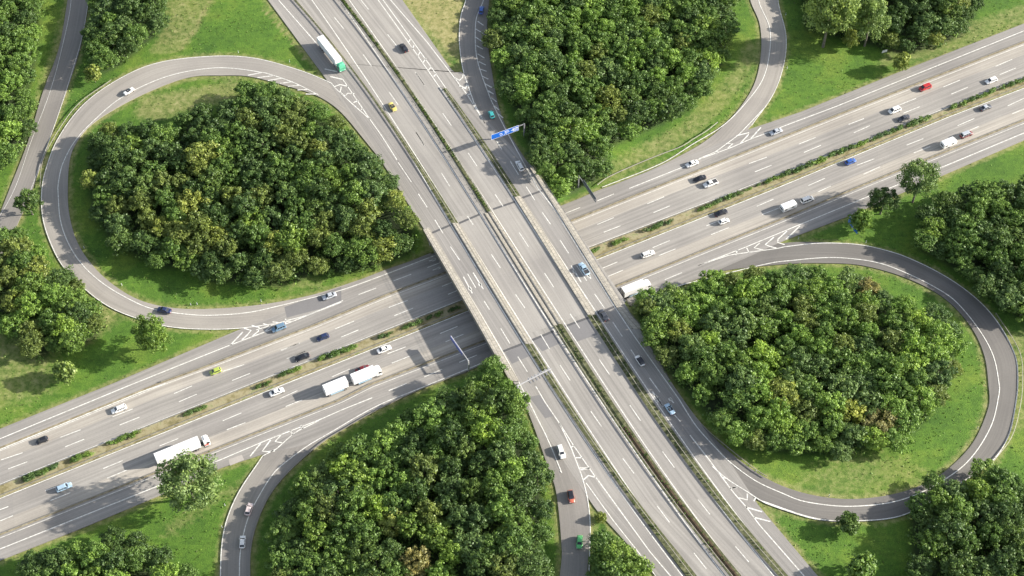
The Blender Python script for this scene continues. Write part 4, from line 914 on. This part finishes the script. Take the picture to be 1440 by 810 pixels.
def make_car(kind):
    spec = dict(hatchback=(4.05,1.74,1.46,.98,1.62,3.35,3.85), saloon=(4.6,1.8,1.42,1.12,1.85,3.1,3.85), estate=(4.65,1.8,1.46,1.1,1.8,4.15,4.5), offroader=(4.6,1.86,1.72,1.1,1.7,4.1,4.5),
                roadster=(4.1,1.75,1.25,1.2,1.75,2.2,2.6), pickup=(5.1,1.85,1.72,1.2,1.8,3.0,3.25), minivan=(4.7,1.86,1.78,.75,1.5,4.2,4.6), compact=(3.7,1.65,1.48,.8,1.4,3.05,3.5))[kind]
    L_, W_, H_, wb, rf, rr, rb = spec; x0 = L_/2; belt = .88 if H_ < 1.6 else 1.02; hw = W_/2
    root = empty('car', (0,0,0)); gc = .22
    def sec(x, w, zl, zt, crown=.04): return (x, [(w*.86, zl), (w, zl+.14), (w*1.0, zl+.38), (w*.97, zt-.13), (w*.86, zt-.02), (w*.45, zt+crown)])
    hood0 = belt-.22; pts = [(x0, hw*.78, gc+.12, hood0-.14), (x0-.12, hw*.9, gc, hood0-.03), (x0-.45, hw*.97, gc, hood0+.03), (x0-wb, hw, gc, belt-.04), (x0-rf, hw, gc, belt)]
    if kind == 'pickup': pts += [(x0-rb-.02, hw, gc, belt), (x0-rb-.08, hw, gc, belt), (-x0+.1, hw, gc, belt), (-x0, hw*.94, gc+.08, belt-.05)]
    elif kind in ('saloon','roadster'): pts += [(x0-rr, hw, gc, belt+.02), (x0-rb, hw*.98, gc, belt+.01), (-x0+.3, hw*.95, gc, belt-.02), (-x0+.08, hw*.88, gc+.04, belt-.07), (-x0, hw*.78, gc+.15, belt-.2)]
    else: pts += [(x0-rr, hw, gc, belt+.02), (-x0+.3, hw*.96, gc, belt), (-x0+.08, hw*.9, gc+.04, belt-.04), (-x0, hw*.8, gc+.12, belt-.18)]
    V, F = ring_loft([sec(*p_) for p_ in pts]); b = mesh('body', V, F, None, root, smoothf=True)
    b.data.materials.append(M['p_white'])
    # cabin: tapered shell with glass panes set just proud of it
    top = H_; iw = hw*.74; bw = hw*.93; zb = belt-.02
    xa, xb, xc, xd = x0-wb+.02, x0-rf-.0, x0-rr, x0-rb
    if kind != 'roadster':
        mid = (top-zb)
        C8 = [(xa,-bw,zb),(xd,-bw,zb),(xd,bw,zb),(xa,bw,zb),(xb,-iw,top-.05),(xc,-iw,top-.05),(xc,iw,top-.05),(xb,iw,top-.05)]
        R8 = [(xb-.12,-iw*.86,top),(xc+.12,-iw*.86,top),(xc+.12,iw*.86,top),(xb-.12,iw*.86,top)]
        Fc = [(0,1,5,4),(1,2,6,5),(2,3,7,6),(3,0,4,7),(4,5,9,8),(5,6,10,9),(6,7,11,10),(7,4,8,11),(8,9,10,11)]
        r_ = mesh('roof', C8+R8, Fc, None, root); r_.data.materials.append(M['p_white'])
        def pane(nm, a, b_, c, d_, f0=.08, f1=.92, g0=.1, g1=.93, o_=.018, par=root):
            a, b_, c, d_ = map(Vector, (a, b_, c, d_))      # a-b bottom, d-c top
            nn = (b_-a).cross(d_-a).normalized()*o_
            def P_(u, v): return (a*(1-u)+b_*u)*(1-v)+(d_*(1-u)+c*u)*v+nn
            q = [P_(f0,g0), P_(f1,g0), P_(f1,g1), P_(f0,g1)]
            ctr = Vector((0,0,(zb+top)/2)); mcen = sum(q, Vector())/4
            if nn.dot(mcen-Vector(((xa+xd)/2, 0, (zb+top)/2))) < 0: q = [v-2*nn for v in q][::-1]
            return mesh(nm, q, [(0,1,2,3)], M['glass'], par)
        pane('windscreen', C8[3], C8[0], C8[4], C8[7]); pane('rear_window', C8[1], C8[2], C8[6], C8[5])
        L3 = 3 if kind in ('estate','offroader','minivan') else 2
        for sgn in (0, 1):
            A_, B_, C_, D_ = (C8[0], C8[1], C8[5], C8[4]) if sgn == 0 else (C8[3], C8[2], C8[6], C8[7])
            for t in range(L3):
                f0 = .08+(.86*t/L3)+.02; f1 = .08+.86*(t+1)/L3-.02; pane('side_window', A_, B_, C_, D_, f0, f1, .12, .88)
        if kind in ('offroader','estate'):
            for sgn in (-1,1): MB().box(xc+.25, xb-.25, sgn*iw*.82-.02, sgn*iw*.82+.02, top-.01, top+.05, .01).build('roof_rail', M['steeld'], root)
    else:
        ws = mesh('windscreen', [(xa,-bw*.95,zb),(xa,bw*.95,zb),(xb,iw,top),(xb,-iw,top)], [(0,1,2,3)], M['glass'], root)
        MB().box(xd-.3, xb-.05, -bw*.88, bw*.88, belt+.02, belt+.05, .01).build('cockpit', M['chassis'], root)
        for sgn in (-1,1): MB().box(xd, xd+.5, sgn*.38-.22, sgn*.38+.22, belt+.05, belt+.3, .06).build('seat', M['chassis'], root)
    if kind == 'pickup':
        MB().box(-x0+.12, x0-rb-.15, -hw*.84, hw*.84, belt+.045, belt+.06, .005).build('load_bed', M['chassis'], root)
        for sgn in (-1,1): s_ = MB().box(-x0+.05, x0-rb-.1, sgn*hw*.93-.05, sgn*hw*.93+.05, belt-.03, belt+.16, .02).build('bed_side', None, root); s_.data.materials.append(M['p_white'])
    for sx in (x0-.78, -x0+.8):
        for sy in (-1, 1): wheel_parts(root, sx, sy*(hw-.1), .31 if H_ < 1.6 else .36)
    for sy in (-1, 1):
        MB().box(x0-.25, x0-.03, sy*hw*.66-.17, sy*hw*.66+.17, hood0-.19, hood0-.05, .03).build('headlight', M['lamp'], root)
        MB().box(-x0-.005, -x0+.16, sy*hw*.68-.13, sy*hw*.68+.13, belt-.35, belt-.13, .03).build('tail_light', M['taill'], root)
        m_ = MB().box(xa-.28, xa-.16, sy*(hw+.09)-.09, sy*(hw+.09)+.09, belt+.0, belt+.13, .03).build('wing_mirror', None, root); m_.data.materials.append(M['p_white'])
    MB().box(x0-.1, x0+.015, -hw*.6, hw*.6, gc+.1, gc+.24, .02).build('bumper', M['chassis'], root)
    return root
PAINTED = ('body','roof','bed_side','wing_mirror')
def copy_tree(o, parent=None):
    c = o.copy(); COL.objects.link(c); c.parent = parent
    for ch in list(o.children): copy_tree(ch, c)
    return c
PROTO = {}; USED = set()
def hd(px, py, dr, z):
    if isinstance(dr, str):
        if dr in 'WE': P = at(MT, ZL); ref = at([(px,py)], ZL)[0]; k = int(np.clip(np.searchsorted([m_[0] for m_ in MT], px), 1, len(MT)-1)); v = P[k]-P[k-1]; v = v if dr == 'E' else -v
        else:
            L_ = S1r if px < 0 else MDr
            k = int(np.clip(np.searchsorted([q[1] for q in MDr], py), 1, len(MDr)-1)); P = at(MDr, ZU); v = P[k]-P[k-1]; v = v if dr == 'S' else -v
    else:
        q = at([(px, py), (px+dr[0], py+dr[1])], z); v = q[1]-q[0]
    return math.atan2(v[1], v[0])
def road_z(px, py, lvl):
    if lvl == 'L': return ZL
    if lvl == 'U': return ZU
    P = drape([(px, py)], .25)[0]; return float(zf([P])[0])+.255
def car(px, py, dr, lvl, kind, colr, label, roofc=None, sc=1.0):
    z = road_z(px, py, lvl)+.012; P = at([(px, py)], z+.6)[0]
    if kind not in PROTO: PROTO[kind] = make_car(kind); root = PROTO[kind]
    else: root = copy_tree(PROTO[kind])
    root.location = (P[0], P[1], z); root.rotation_euler = (0,0,hd(px, py, dr, z)); root.scale = (sc,)*3
    for ch in root.children:
        nm = ch.name.split('.')[0]
        if nm in PAINTED:
            ch.material_slots[0].link = 'OBJECT'; ch.material_slots[0].material = M['p_'+(roofc if (roofc and nm == 'roof') else colr)]
    tag(root, label, 'car', 'cars driving on the interchange')
    return root
car(181,128,(20,-13),'R','roadster','white','white open-topped car on the upper curve of the left loop ramp')
car(231,436,(-20,-4),'R','saloon','navy','dark navy saloon rounding the bottom of the left loop ramp')
car(463,416,(-20,7),'L','saloon','silver','silver saloon on the exit lane below the wood of the left loop')
car(392,461,(-20,8),'L','offroader','steelblue','steel blue off-roader touching the white chevrons left of the bridge')
car(303,522,'W','L','compact','lime','small lime green car on the lower motorway')
car(454,474,'W','L','hatchback','navy','dark blue hatchback left of the bridge in the middle lane')
car(425,502,'W','L','saloon','black','black saloon beside the planted median left of the bridge')
car(167,575,'W','L','estate','white','white car on the upper lanes at the left side of the picture')
car(59,619,'W','L','compact','black','small black car near the left picture edge')
car(389,551,'E','L','saloon','white','white saloon beside the planted median, ahead of the box truck')
car(540,491,'E','L','saloon','white','white saloon just left of the bridge shadow, beside the median')
car(90,685,'E','L','estate','paleblue','pale blue estate car in the bottom left lanes')
car(510,519,'E','L','saloon','darkred','dark red car half hidden behind the white box truck')
car(350,716,(6,-20),'R','hatchback','pink','pinkish white hatchback on the bottom left ramp, the one in front')
car(341,762,(1,-20),'R','hatchback','white','white hatchback on the bottom left ramp, the one behind')
car(568,67,'N','U','saloon','black','black car on the diagonal motorway at the top, beside small chevrons')
car(552,150,'S','U','roadster','yellow','pale yellow car on the diagonal motorway at the top')
car(677,14,(3,-20),'U','hatchback','blue','dark blue car at the top on the hatched slip road')
car(691,161,(-8,-20),'U','compact','teal','teal car above the blue overhead sign')
car(731,233,(-10,-20),'U','estate','white','white estate car below the blue overhead sign')
car(821,378,'N','U','pickup','paleblue','pale blue pickup crossing the bridge')
car(849,443,'N','U','saloon','charcoal','dark grey car at the lower joint of the bridge')
car(900,507,'N','U','hatchback','white','white car with black roof beside the wood of the right loop','black')
car(942,575,'N','U','roadster','paleblue','pale blue open car between the white lane arrows')
car(789,635,(7,20),'U','estate','white','white car on the bottom centre ramp, the topmost one')
car(803,698,(4,20),'R','hatchback','coral','coral red car with black roof on the bottom centre ramp','black')
car(815,762,(-1,20),'R','hatchback','green','bright green car at the bottom centre')
car(973,230,(-20,8),'L','saloon','white','white saloon at the tip of the chevrons right of the bridge')
car(984,251,'W','L','saloon','black','black car beside the white pickup right of the bridge')
car(999,258,'W','L','pickup','white','white pickup with dark load bed right of the bridge')
car(1091,185,'W','L','saloon','silver','silver blue saloon by the merging stripes of the top loop')
car(1258,155,'W','L','minivan','white','white people carrier in the upper lanes at the right')
car(1271,166,'W','L','saloon','charcoal','dark grey car beside the white people carrier at the right')
car(1301,123,'W','L','minivan','red','bright red car in the upper lanes at the right')
car(1394,113,'W','L','estate','white','white estate nearest the right edge in the upper lanes')
car(1386,151,'E','L','saloon','charcoal','dark car with silver roof nearest the right edge below the median','silver')
car(1196,227,'E','L','hatchback','blue','blue hatchback below the planted median at the right')
car(1014,299,'E','L','saloon','black','black car beside a small white car right of the bridge')
car(1018,311,'E','L','compact','white','small white car beside the black one right of the bridge')
car(911,357,'E','L','estate','white','white estate alone just right of the bridge')
car(1135,281,'E','L','minivan','white','white van towing the white caravan')
car(1359,189,'E','L','minivan','darkred','dark red car with silver roof towing a caravan','silver')
# goods vehicles
def place(root, px, py, dr, lvl, h=2.0):
    z = road_z(px, py, lvl)+.012; P = at([(px, py)], z+h)[0]; root.location = (P[0], P[1], z); root.rotation_euler = (0,0,hd(px, py, dr, z)); return root
def add_cab(root, x, mt, z=.5):
    V, F = ring_loft([(x-1.9, [(1.15,z+.1),(1.22,z+.4),(1.22,2.9),(1.1,3.15),(.5,3.2)]), (x-.7, [(1.15,z),(1.24,z+.4),(1.24,2.85),(1.12,3.1),(.5,3.16)]), (x-.15, [(1.15,z-.1),(1.22,z+.3),(1.2,2.2),(1.06,2.75),(.5,2.85)]), (x, [(1.05,z),(1.16,z+.3),(1.14,1.7),(1.0,1.95),(.5,2.0)])])
    c = mesh('cab', V, F, mt, root)
    mesh('windscreen', [(x+.02,-1.0,1.75),(x+.02,1.0,1.75),(x-.16,.96,2.62),(x-.16,-.96,2.62)], [(0,1,2,3)], M['glass'], c)
    for s in (-1,1):
        mesh('side_window', [(x-.25,s*1.25,1.8),(x-1.15,s*1.255,1.8),(x-1.15,s*1.25,2.55),(x-.38,s*1.235,2.55)], [(0,1,2,3)], M['glass'], c)
        MB().box(x-.1, x+.03, s*.85-.2, s*.85+.2, z+.15, z+.4, .03).build('headlight', M['lamp'], c)
        MB().box(x-.3, x-.15, s*1.42-.1, s*1.42+.1, 1.9, 2.6, .03).build('wing_mirror', M['chassis'], c)
    MB().box(x-.12, x+.06, -1.15, 1.15, z-.1, z+.13, .04).build('bumper', M['chassis'], c)
    MB().box(x-1.5, x-.6, -.8, .8, 3.1, 3.42, .12, tx=.8).build('roof_spoiler', mt, c)
def cargo(root, x0, x1, z0, z1, mt=M['boxwhite'], skirt=None, name='cargo_box'):
    b = MB().box(x0, x1, -1.26, 1.26, z0, z1, .04).build(name, mt, root)
    MB().box(x0-.02, x0+.01, -.03, .03, z0+.1, z1-.1, 0).build('door_seam', M['steeld'], b)
    MB().box(x0-.01, x1+.01, -1.275, -1.262, z0, z0+.12, 0).build('side_rail', M['steeld'], b)
    MB().box(x0-.01, x1+.01, 1.262, 1.275, z0, z0+.12, 0).build('side_rail', M['steeld'], b)
    if skirt:
        for s in (-1,1): MB().box(x0+1.5, x1-1.6, s*1.22-.02, s*1.22+.02, .55, z0-.05, 0).build('side_skirt', skirt, b)
    return b
def axle(root, x, tw=True):
    for s in (-1,1): wheel_parts(root, x, s*(1.0), .5, .38 if tw else .3)
def semi(px, py, dr, lvl, cabm, boxm, label):
    r = empty('articulated_truck', (0,0,0)); tag(r, label, 'truck')
    cargo(r, -8.2, 5.2, 1.15, 3.95, boxm); add_cab(r, 8.1, cabm)
    MB().box(-8.0, 5.6, -.45, .45, .75, 1.12, .03).build('chassis', M['chassis'], r); MB().box(5.0, 7.9, -.5, .5, .55, 1.0, .03).build('chassis', M['chassis'], r)
    for x in (-6.6, -5.3, -4.0, 3.9): axle(r, x)
    axle(r, 6.9, False)
    for s in (-1,1): MB().tube((4.6, s*.95, .75), (5.9, s*.95, .75), .33, n=14).build('fuel_tank', M['steel'], r)
    place(r, px, py, dr, lvl); return r
M['stripe_red'] = plain('red_mark', (.6,.08,.06), .4)
t = semi(257, 632, 'E', 'L', M['p_white'], M['boxwhite'], 'long white articulated truck passing behind the large pale tree')
for ch in list(t.children):
    if ch.name.startswith('cab'): MB().box(6.3, 7.6, -1.262, -1.245, 1.1, 1.7, 0).build('door_mark', M['stripe_red'], ch)
semi(466, 76, (41,52), 'U', M['p_truckgreen'], M['boxwhite'], 'articulated truck with white trailer and green cab at the top')
r = tag(empty('box_truck', (0,0,0)), 'white box truck pulling a second white box beside the dark red car', 'truck')
cargo(r, -4.6, 2.8, 1.15, 3.8, M['boxwhite'], M['boxblue']); add_cab(r, 4.75, M['p_white']); MB().box(-4.5, 4.4, -.45, .45, .7, 1.1, .03).build('chassis', M['chassis'], r)
for x, q in ((3.6, False), (-1.6, True), (-2.9, True)): axle(r, x, q)
place(r, 515, 527, 'E', 'L')
r = tag(empty('box_trailer', (0,0,0)), 'white box trailer coupled behind the white box truck', 'trailer')
cargo(r, -3.7, 3.7, 1.15, 3.8, M['boxwhite'], M['boxblue']); MB().box(-3.6, 3.6, -.45, .45, .7, 1.1, .03).build('chassis', M['chassis'], r); MB().box(3.6, 5.3, -.06, .06, .75, .87, 0).build('drawbar', M['chassis'], r)
for x in (-2.6, 2.5): axle(r, x)
place(r, 472, 544, 'E', 'L')
r = tag(empty('box_truck', (0,0,0)), 'white box truck half hidden by trees at the right end of the bridge', 'truck')
cargo(r, -4.4, 3.2, 1.15, 3.8, M['boxwhite'], M['boxblue']); add_cab(r, 5.2, M['p_white']); MB().box(-4.5, 4.6, -.45, .45, .7, 1.1, .03).build('chassis', M['chassis'], r)
for x, q in ((4.0, False), (-2.4, True)): axle(r, x, q)
place(r, 893, 406, 'E', 'L')
def caravan(px, py, label):
    r = tag(empty('caravan', (0,0,0)), label, 'caravan')
    V, F = ring_loft([(-2.8, [(.95,.75),(1.05,1.0),(1.08,1.9),(.98,2.3),(.5,2.4)]), (-2.6, [(1.05,.45),(1.15,.8),(1.16,2.2),(1.05,2.5),(.5,2.58)]), (2.1, [(1.05,.45),(1.15,.8),(1.16,2.2),(1.05,2.5),(.5,2.58)]), (2.65, [(1.0,.5),(1.1,.8),(1.1,1.6),(.95,1.95),(.5,2.05)])])
    b = mesh('body', V, F, M['white'], r)
    for s in (-1,1):
        for x in (-1.7, .9): MB().box(x-.5, x+.5, s*1.165-.012, s*1.165+.012, 1.35, 1.9, 0).build('side_window', M['glass'], b)
        wheel_parts(r, -.2, s*1.0, .31)
    MB().box(-2.83, -2.78, -.7, .7, 1.3, 1.9, 0).build('rear_window', M['glass'], b)
    MB().box(-.6, -.1, -.3, .3, 2.57, 2.66, .03).build('roof_hatch', M['signwhite'], b); MB().box(2.6, 3.6, -.05, .05, .45, .55, 0).build('drawbar', M['chassis'], r)
    place(r, px, py, 'E', 'L', 1.3)
caravan(1109, 290, 'white caravan towed by the white van right of the bridge'); caravan(1334, 201, 'white caravan towed by the dark red car at the right')

# ------------------------------------------------------------------ signs
def sign_gantry(label, foot, fz, tip, h, panel=(.1,1.0), ph=2.2, face='signblue', back='signback', name='overhead_sign', flip=1, marks_=True, ribs=0, beam='steel'):
    """cantilever: foot and tip are photo points (tip at the beam's height)"""
    F0 = at([foot], fz)[0]; T = at([tip], fz+h)[0]; d = T-F0; L_ = np.linalg.norm(d); a = math.atan2(d[1], d[0])
    r = tag(empty(name, (F0[0], F0[1], fz), a), label, 'road sign')
    MB().box(-.22, .22, -.22, .22, -.3, h+.1, .04).build('post', M[beam], r); MB().box(.2, L_, -.13, .13, h-.26, h+.04, .03).build('beam', M[beam], r)
    x0, x1 = L_*panel[0], L_*panel[1]; y = -.26*flip; zc = h-.5
    p_ = MB().box(x0, x1, min(y, y-.08*flip), max(y, y-.08*flip), zc-ph/2, zc+ph/2, 0).build('panel', M[back], r)
    yf = y-.1*flip
    def rect(nm, a0, a1, b0, b1, mt, k=0, par=p_):
        yy = yf-.012*k*flip; q = [(a0,yy,b0),(a1,yy,b0),(a1,yy,b1),(a0,yy,b1)]
        return mesh(nm, q if flip > 0 else q[::-1], [(0,1,2,3)], mt, par)
    if marks_:
        rect('border', x0, x1, zc-ph/2, zc+ph/2, M['signwhite']); rect('face', x0+.12, x1-.12, zc-ph/2+.12, zc+ph/2-.12, M[face], 1)
        w_ = x1-x0; g = MB(); yy = yf-.026*flip
        def bar(u0, v0, u1, v1, t=.14):
            p0 = Vector((x0+w_*u0, zc+ph*v0)); p1 = Vector((x0+w_*u1, zc+ph*v1)); dd = (p1-p0).normalized(); nn = Vector((-dd.y, dd.x))*t
            q = [p0+nn, p0-nn, p1-nn, p1+nn]; g.add([(v[0], yy, v[1]) for v in q], [(0,1,2,3)])
        # up-arrows, a road number and place-name lines, as far as the photo resolves them
        for u in ((.94,.80) if flip > 0 else (.06,.2)): bar(u,-.3,u,.28,.12); bar(u,.3,u-.025,.05,.1); bar(u,.3,u+.025,.05,.1)
        for (u0,u1,v) in ((.08,.2,.2),(.1,.28,-.02),(.08,.22,-.24),(.36,.52,.2),(.34,.5,-.05),(.6,.7,.1),(.58,.68,-.2)): bar(u0,v,u1,v,.13)
        bar(.44,-.32,.48,-.2,.1); bar(.54,-.32,.5,-.2,.1)
        q = g.build('lettering', M['signwhite'], p_)
    if ribs:
        for t in range(ribs):
            x = x0+(x1-x0)*(t+.5)/ribs; MB().box(x-.07, x+.07, .1, .75, zc-ph/2-.05, zc+ph/2+.05, .02).build('rib', M['steelp'], p_)
            MB().box(x-.35, x+.1, -1.0, -.1, zc-.3, zc+.15, .03).build('lamp_box', M['steeld'], p_)
    return r
sign_gantry('blue overhead direction sign over the right side roadway north of the bridge', (737,192), float(ZU), (690,191), 6.2, (.18,1.0), 2.5, beam='steeld', flip=-1)
sign_gantry('grey overhead sign seen from behind at the south tip of the top loop wood', (813,264), float(ZL), (837,281), 6.2, (.25,1.0), 2.4, marks_=False, beam='steeld', flip=-1)
sign_gantry('narrow overhead sign with blue face on a steel mast left of the bridge', (659,521), float(ZL), (634,472), 5.4, (.3,.98), 1.5, back='slate', flip=-1, marks_=False, beam='steelp')
sign_gantry('pale overhead gantry with ribbed sign back over the left roadway below the bridge', (728,558), float(ZU), (775,518), 6.0, (.3,.98), 1.3, back='steelp', flip=-1, marks_=False, ribs=7, beam='steelp')
def post_sign(px, py, label, W_, H_, dr, face, posts=2, z=None, zo=1.0, marks_=True):
    P = drape([(px, py)], zo+H_/2)[0]; zz = float(zf([P])[0]); r = tag(empty('direction_sign', (P[0], P[1], zz), dr), label, 'road sign')
    for s in (-1, 1): MB().tube((s*W_*.3, .06, -.3), (s*W_*.3, .06, zo+H_*.9), .06, n=8).build('post', M['steel'], r)
    p_ = MB().box(-W_/2, W_/2, -.05, .03, zo, zo+H_, 0).build('panel', M['signwhite'] if marks_ else M[face], r)
    if marks_:
        mesh('face', [(-W_/2+.1,-.062,zo+.1),(W_/2-.1,-.062,zo+.1),(W_/2-.1,-.062,zo+H_-.1),(-W_/2+.1,-.062,zo+H_-.1)], [(0,1,2,3)], M[face], p_)
        g = MB()
        for v in (.3,.55,.78): g.box(-W_*.32, W_*(.1+.2*v), -.078, -.07, zo+H_*v-.08, zo+H_*v+.08, 0)
        g.build('lettering', M['signwhite'], p_)
    return r
post_sign(1197, 312, 'tall blue direction sign on the grass left of the small round tree', 3.0, 3.2, math.radians(-68), 'signblue')
post_sign(1203, 324, 'small blue direction sign at the foot of the small round tree', 2.0, 1.4, math.radians(-60), 'signblue', marks_=False)
post_sign(1244, 72, 'small white board on the grass in front of the top right wood', 2.0, 1.1, math.radians(20), 'signwhite', zo=.3, marks_=False)
# delineator posts along the verges
dl = 0
for (x, y, tx) in ((1105,20,'outside the top loop ramp, topmost'),(1107,95,'outside the top loop ramp, lower'),(268,428,'inside the left loop ramp, left of a pair'),(277,427,'inside the left loop ramp, right of a pair'),(367,423,'inside the left loop ramp, above the silver car'),(118,348,'inside the left loop ramp near its left bend'),(171,400,'inside the left loop ramp near its lower bend'),
                   (1123,335,'on the grass by the chevrons of the right loop'),(1218,340,'on the grass above the right loop ramp'),(1166,697,'inside the right loop ramp at the bottom'),(1375,602,'inside the right loop ramp on the right'),(1063,663,'at the lower left of the right loop'),(312,741,'beside the bottom left ramp, lower'),(316,710,'beside the bottom left ramp, upper'),(975,558,'by the wood beside the pale blue open car'),(407,86,'on the grass above the left loop ramp'),(335,73,'on the grass at the top of the left loop ramp')):
    P = drape([(x, y)], .4)[0]; zz = float(zf([P])[0]); r = tag(empty('marker_post', (P[0], P[1], zz)), 'white marker post '+tx, 'marker post', 'marker posts along the ramps')
    MB().box(-.1, .1, -.1, .1, -.1, 1.0, .03, tx=.7, ty=.7).build('post', M['signwhite'], r); MB().box(-.105, .105, -.105, .105, .68, .86, 0, tx=.95, ty=.95).build('band', M['chassis'], r)

# ------------------------------------------------------------------ tufts, weeds and litter of the verges
def tufts():
    n = 34000; P = np.stack([rng.uniform(-195, 195, n), rng.uniform(-110, 145, n)], 1)
    f = np.sin(P[:,0]*.11+2*np.sin(P[:,1]*.07))+np.sin(P[:,1]*.17+P[:,0]*.05)+rng.normal(size=n)*.8; P = P[f > -.2]
    ok = np.ones(len(P), bool)
    for poly in OUTL+[POLYU, POLYL]: ok &= ~inside(P, poly)
    for poly in WP.values(): ok &= ~inside(P, poly)
    P = P[ok]; z = zf(P)+.08; c = np.concatenate([P, z[:,None]], 1); r = .16+.22*rng.random(len(P))**3
    for hue, nm, sel in (('bright green', 'grass_tufts', rng.random(len(P)) < .6), ('olive green', 'verge_weeds', None)):
        if sel is None: sel = ~first
        first = sel; V, F, T = leaf_cloud(c[sel], r[sel], 3, .17, squash=.6)
        me = leaf_mesh(nm, V, F, T); me.materials[0] = LEAF[hue]; o = bpy.data.objects.new(nm, me); COL.objects.link(o)
        tag(o, 'scattered tufts of longer grass on the verges' if nm == 'grass_tufts' else 'scattered olive weeds on the verges', 'grass', kind='stuff')
tufts()
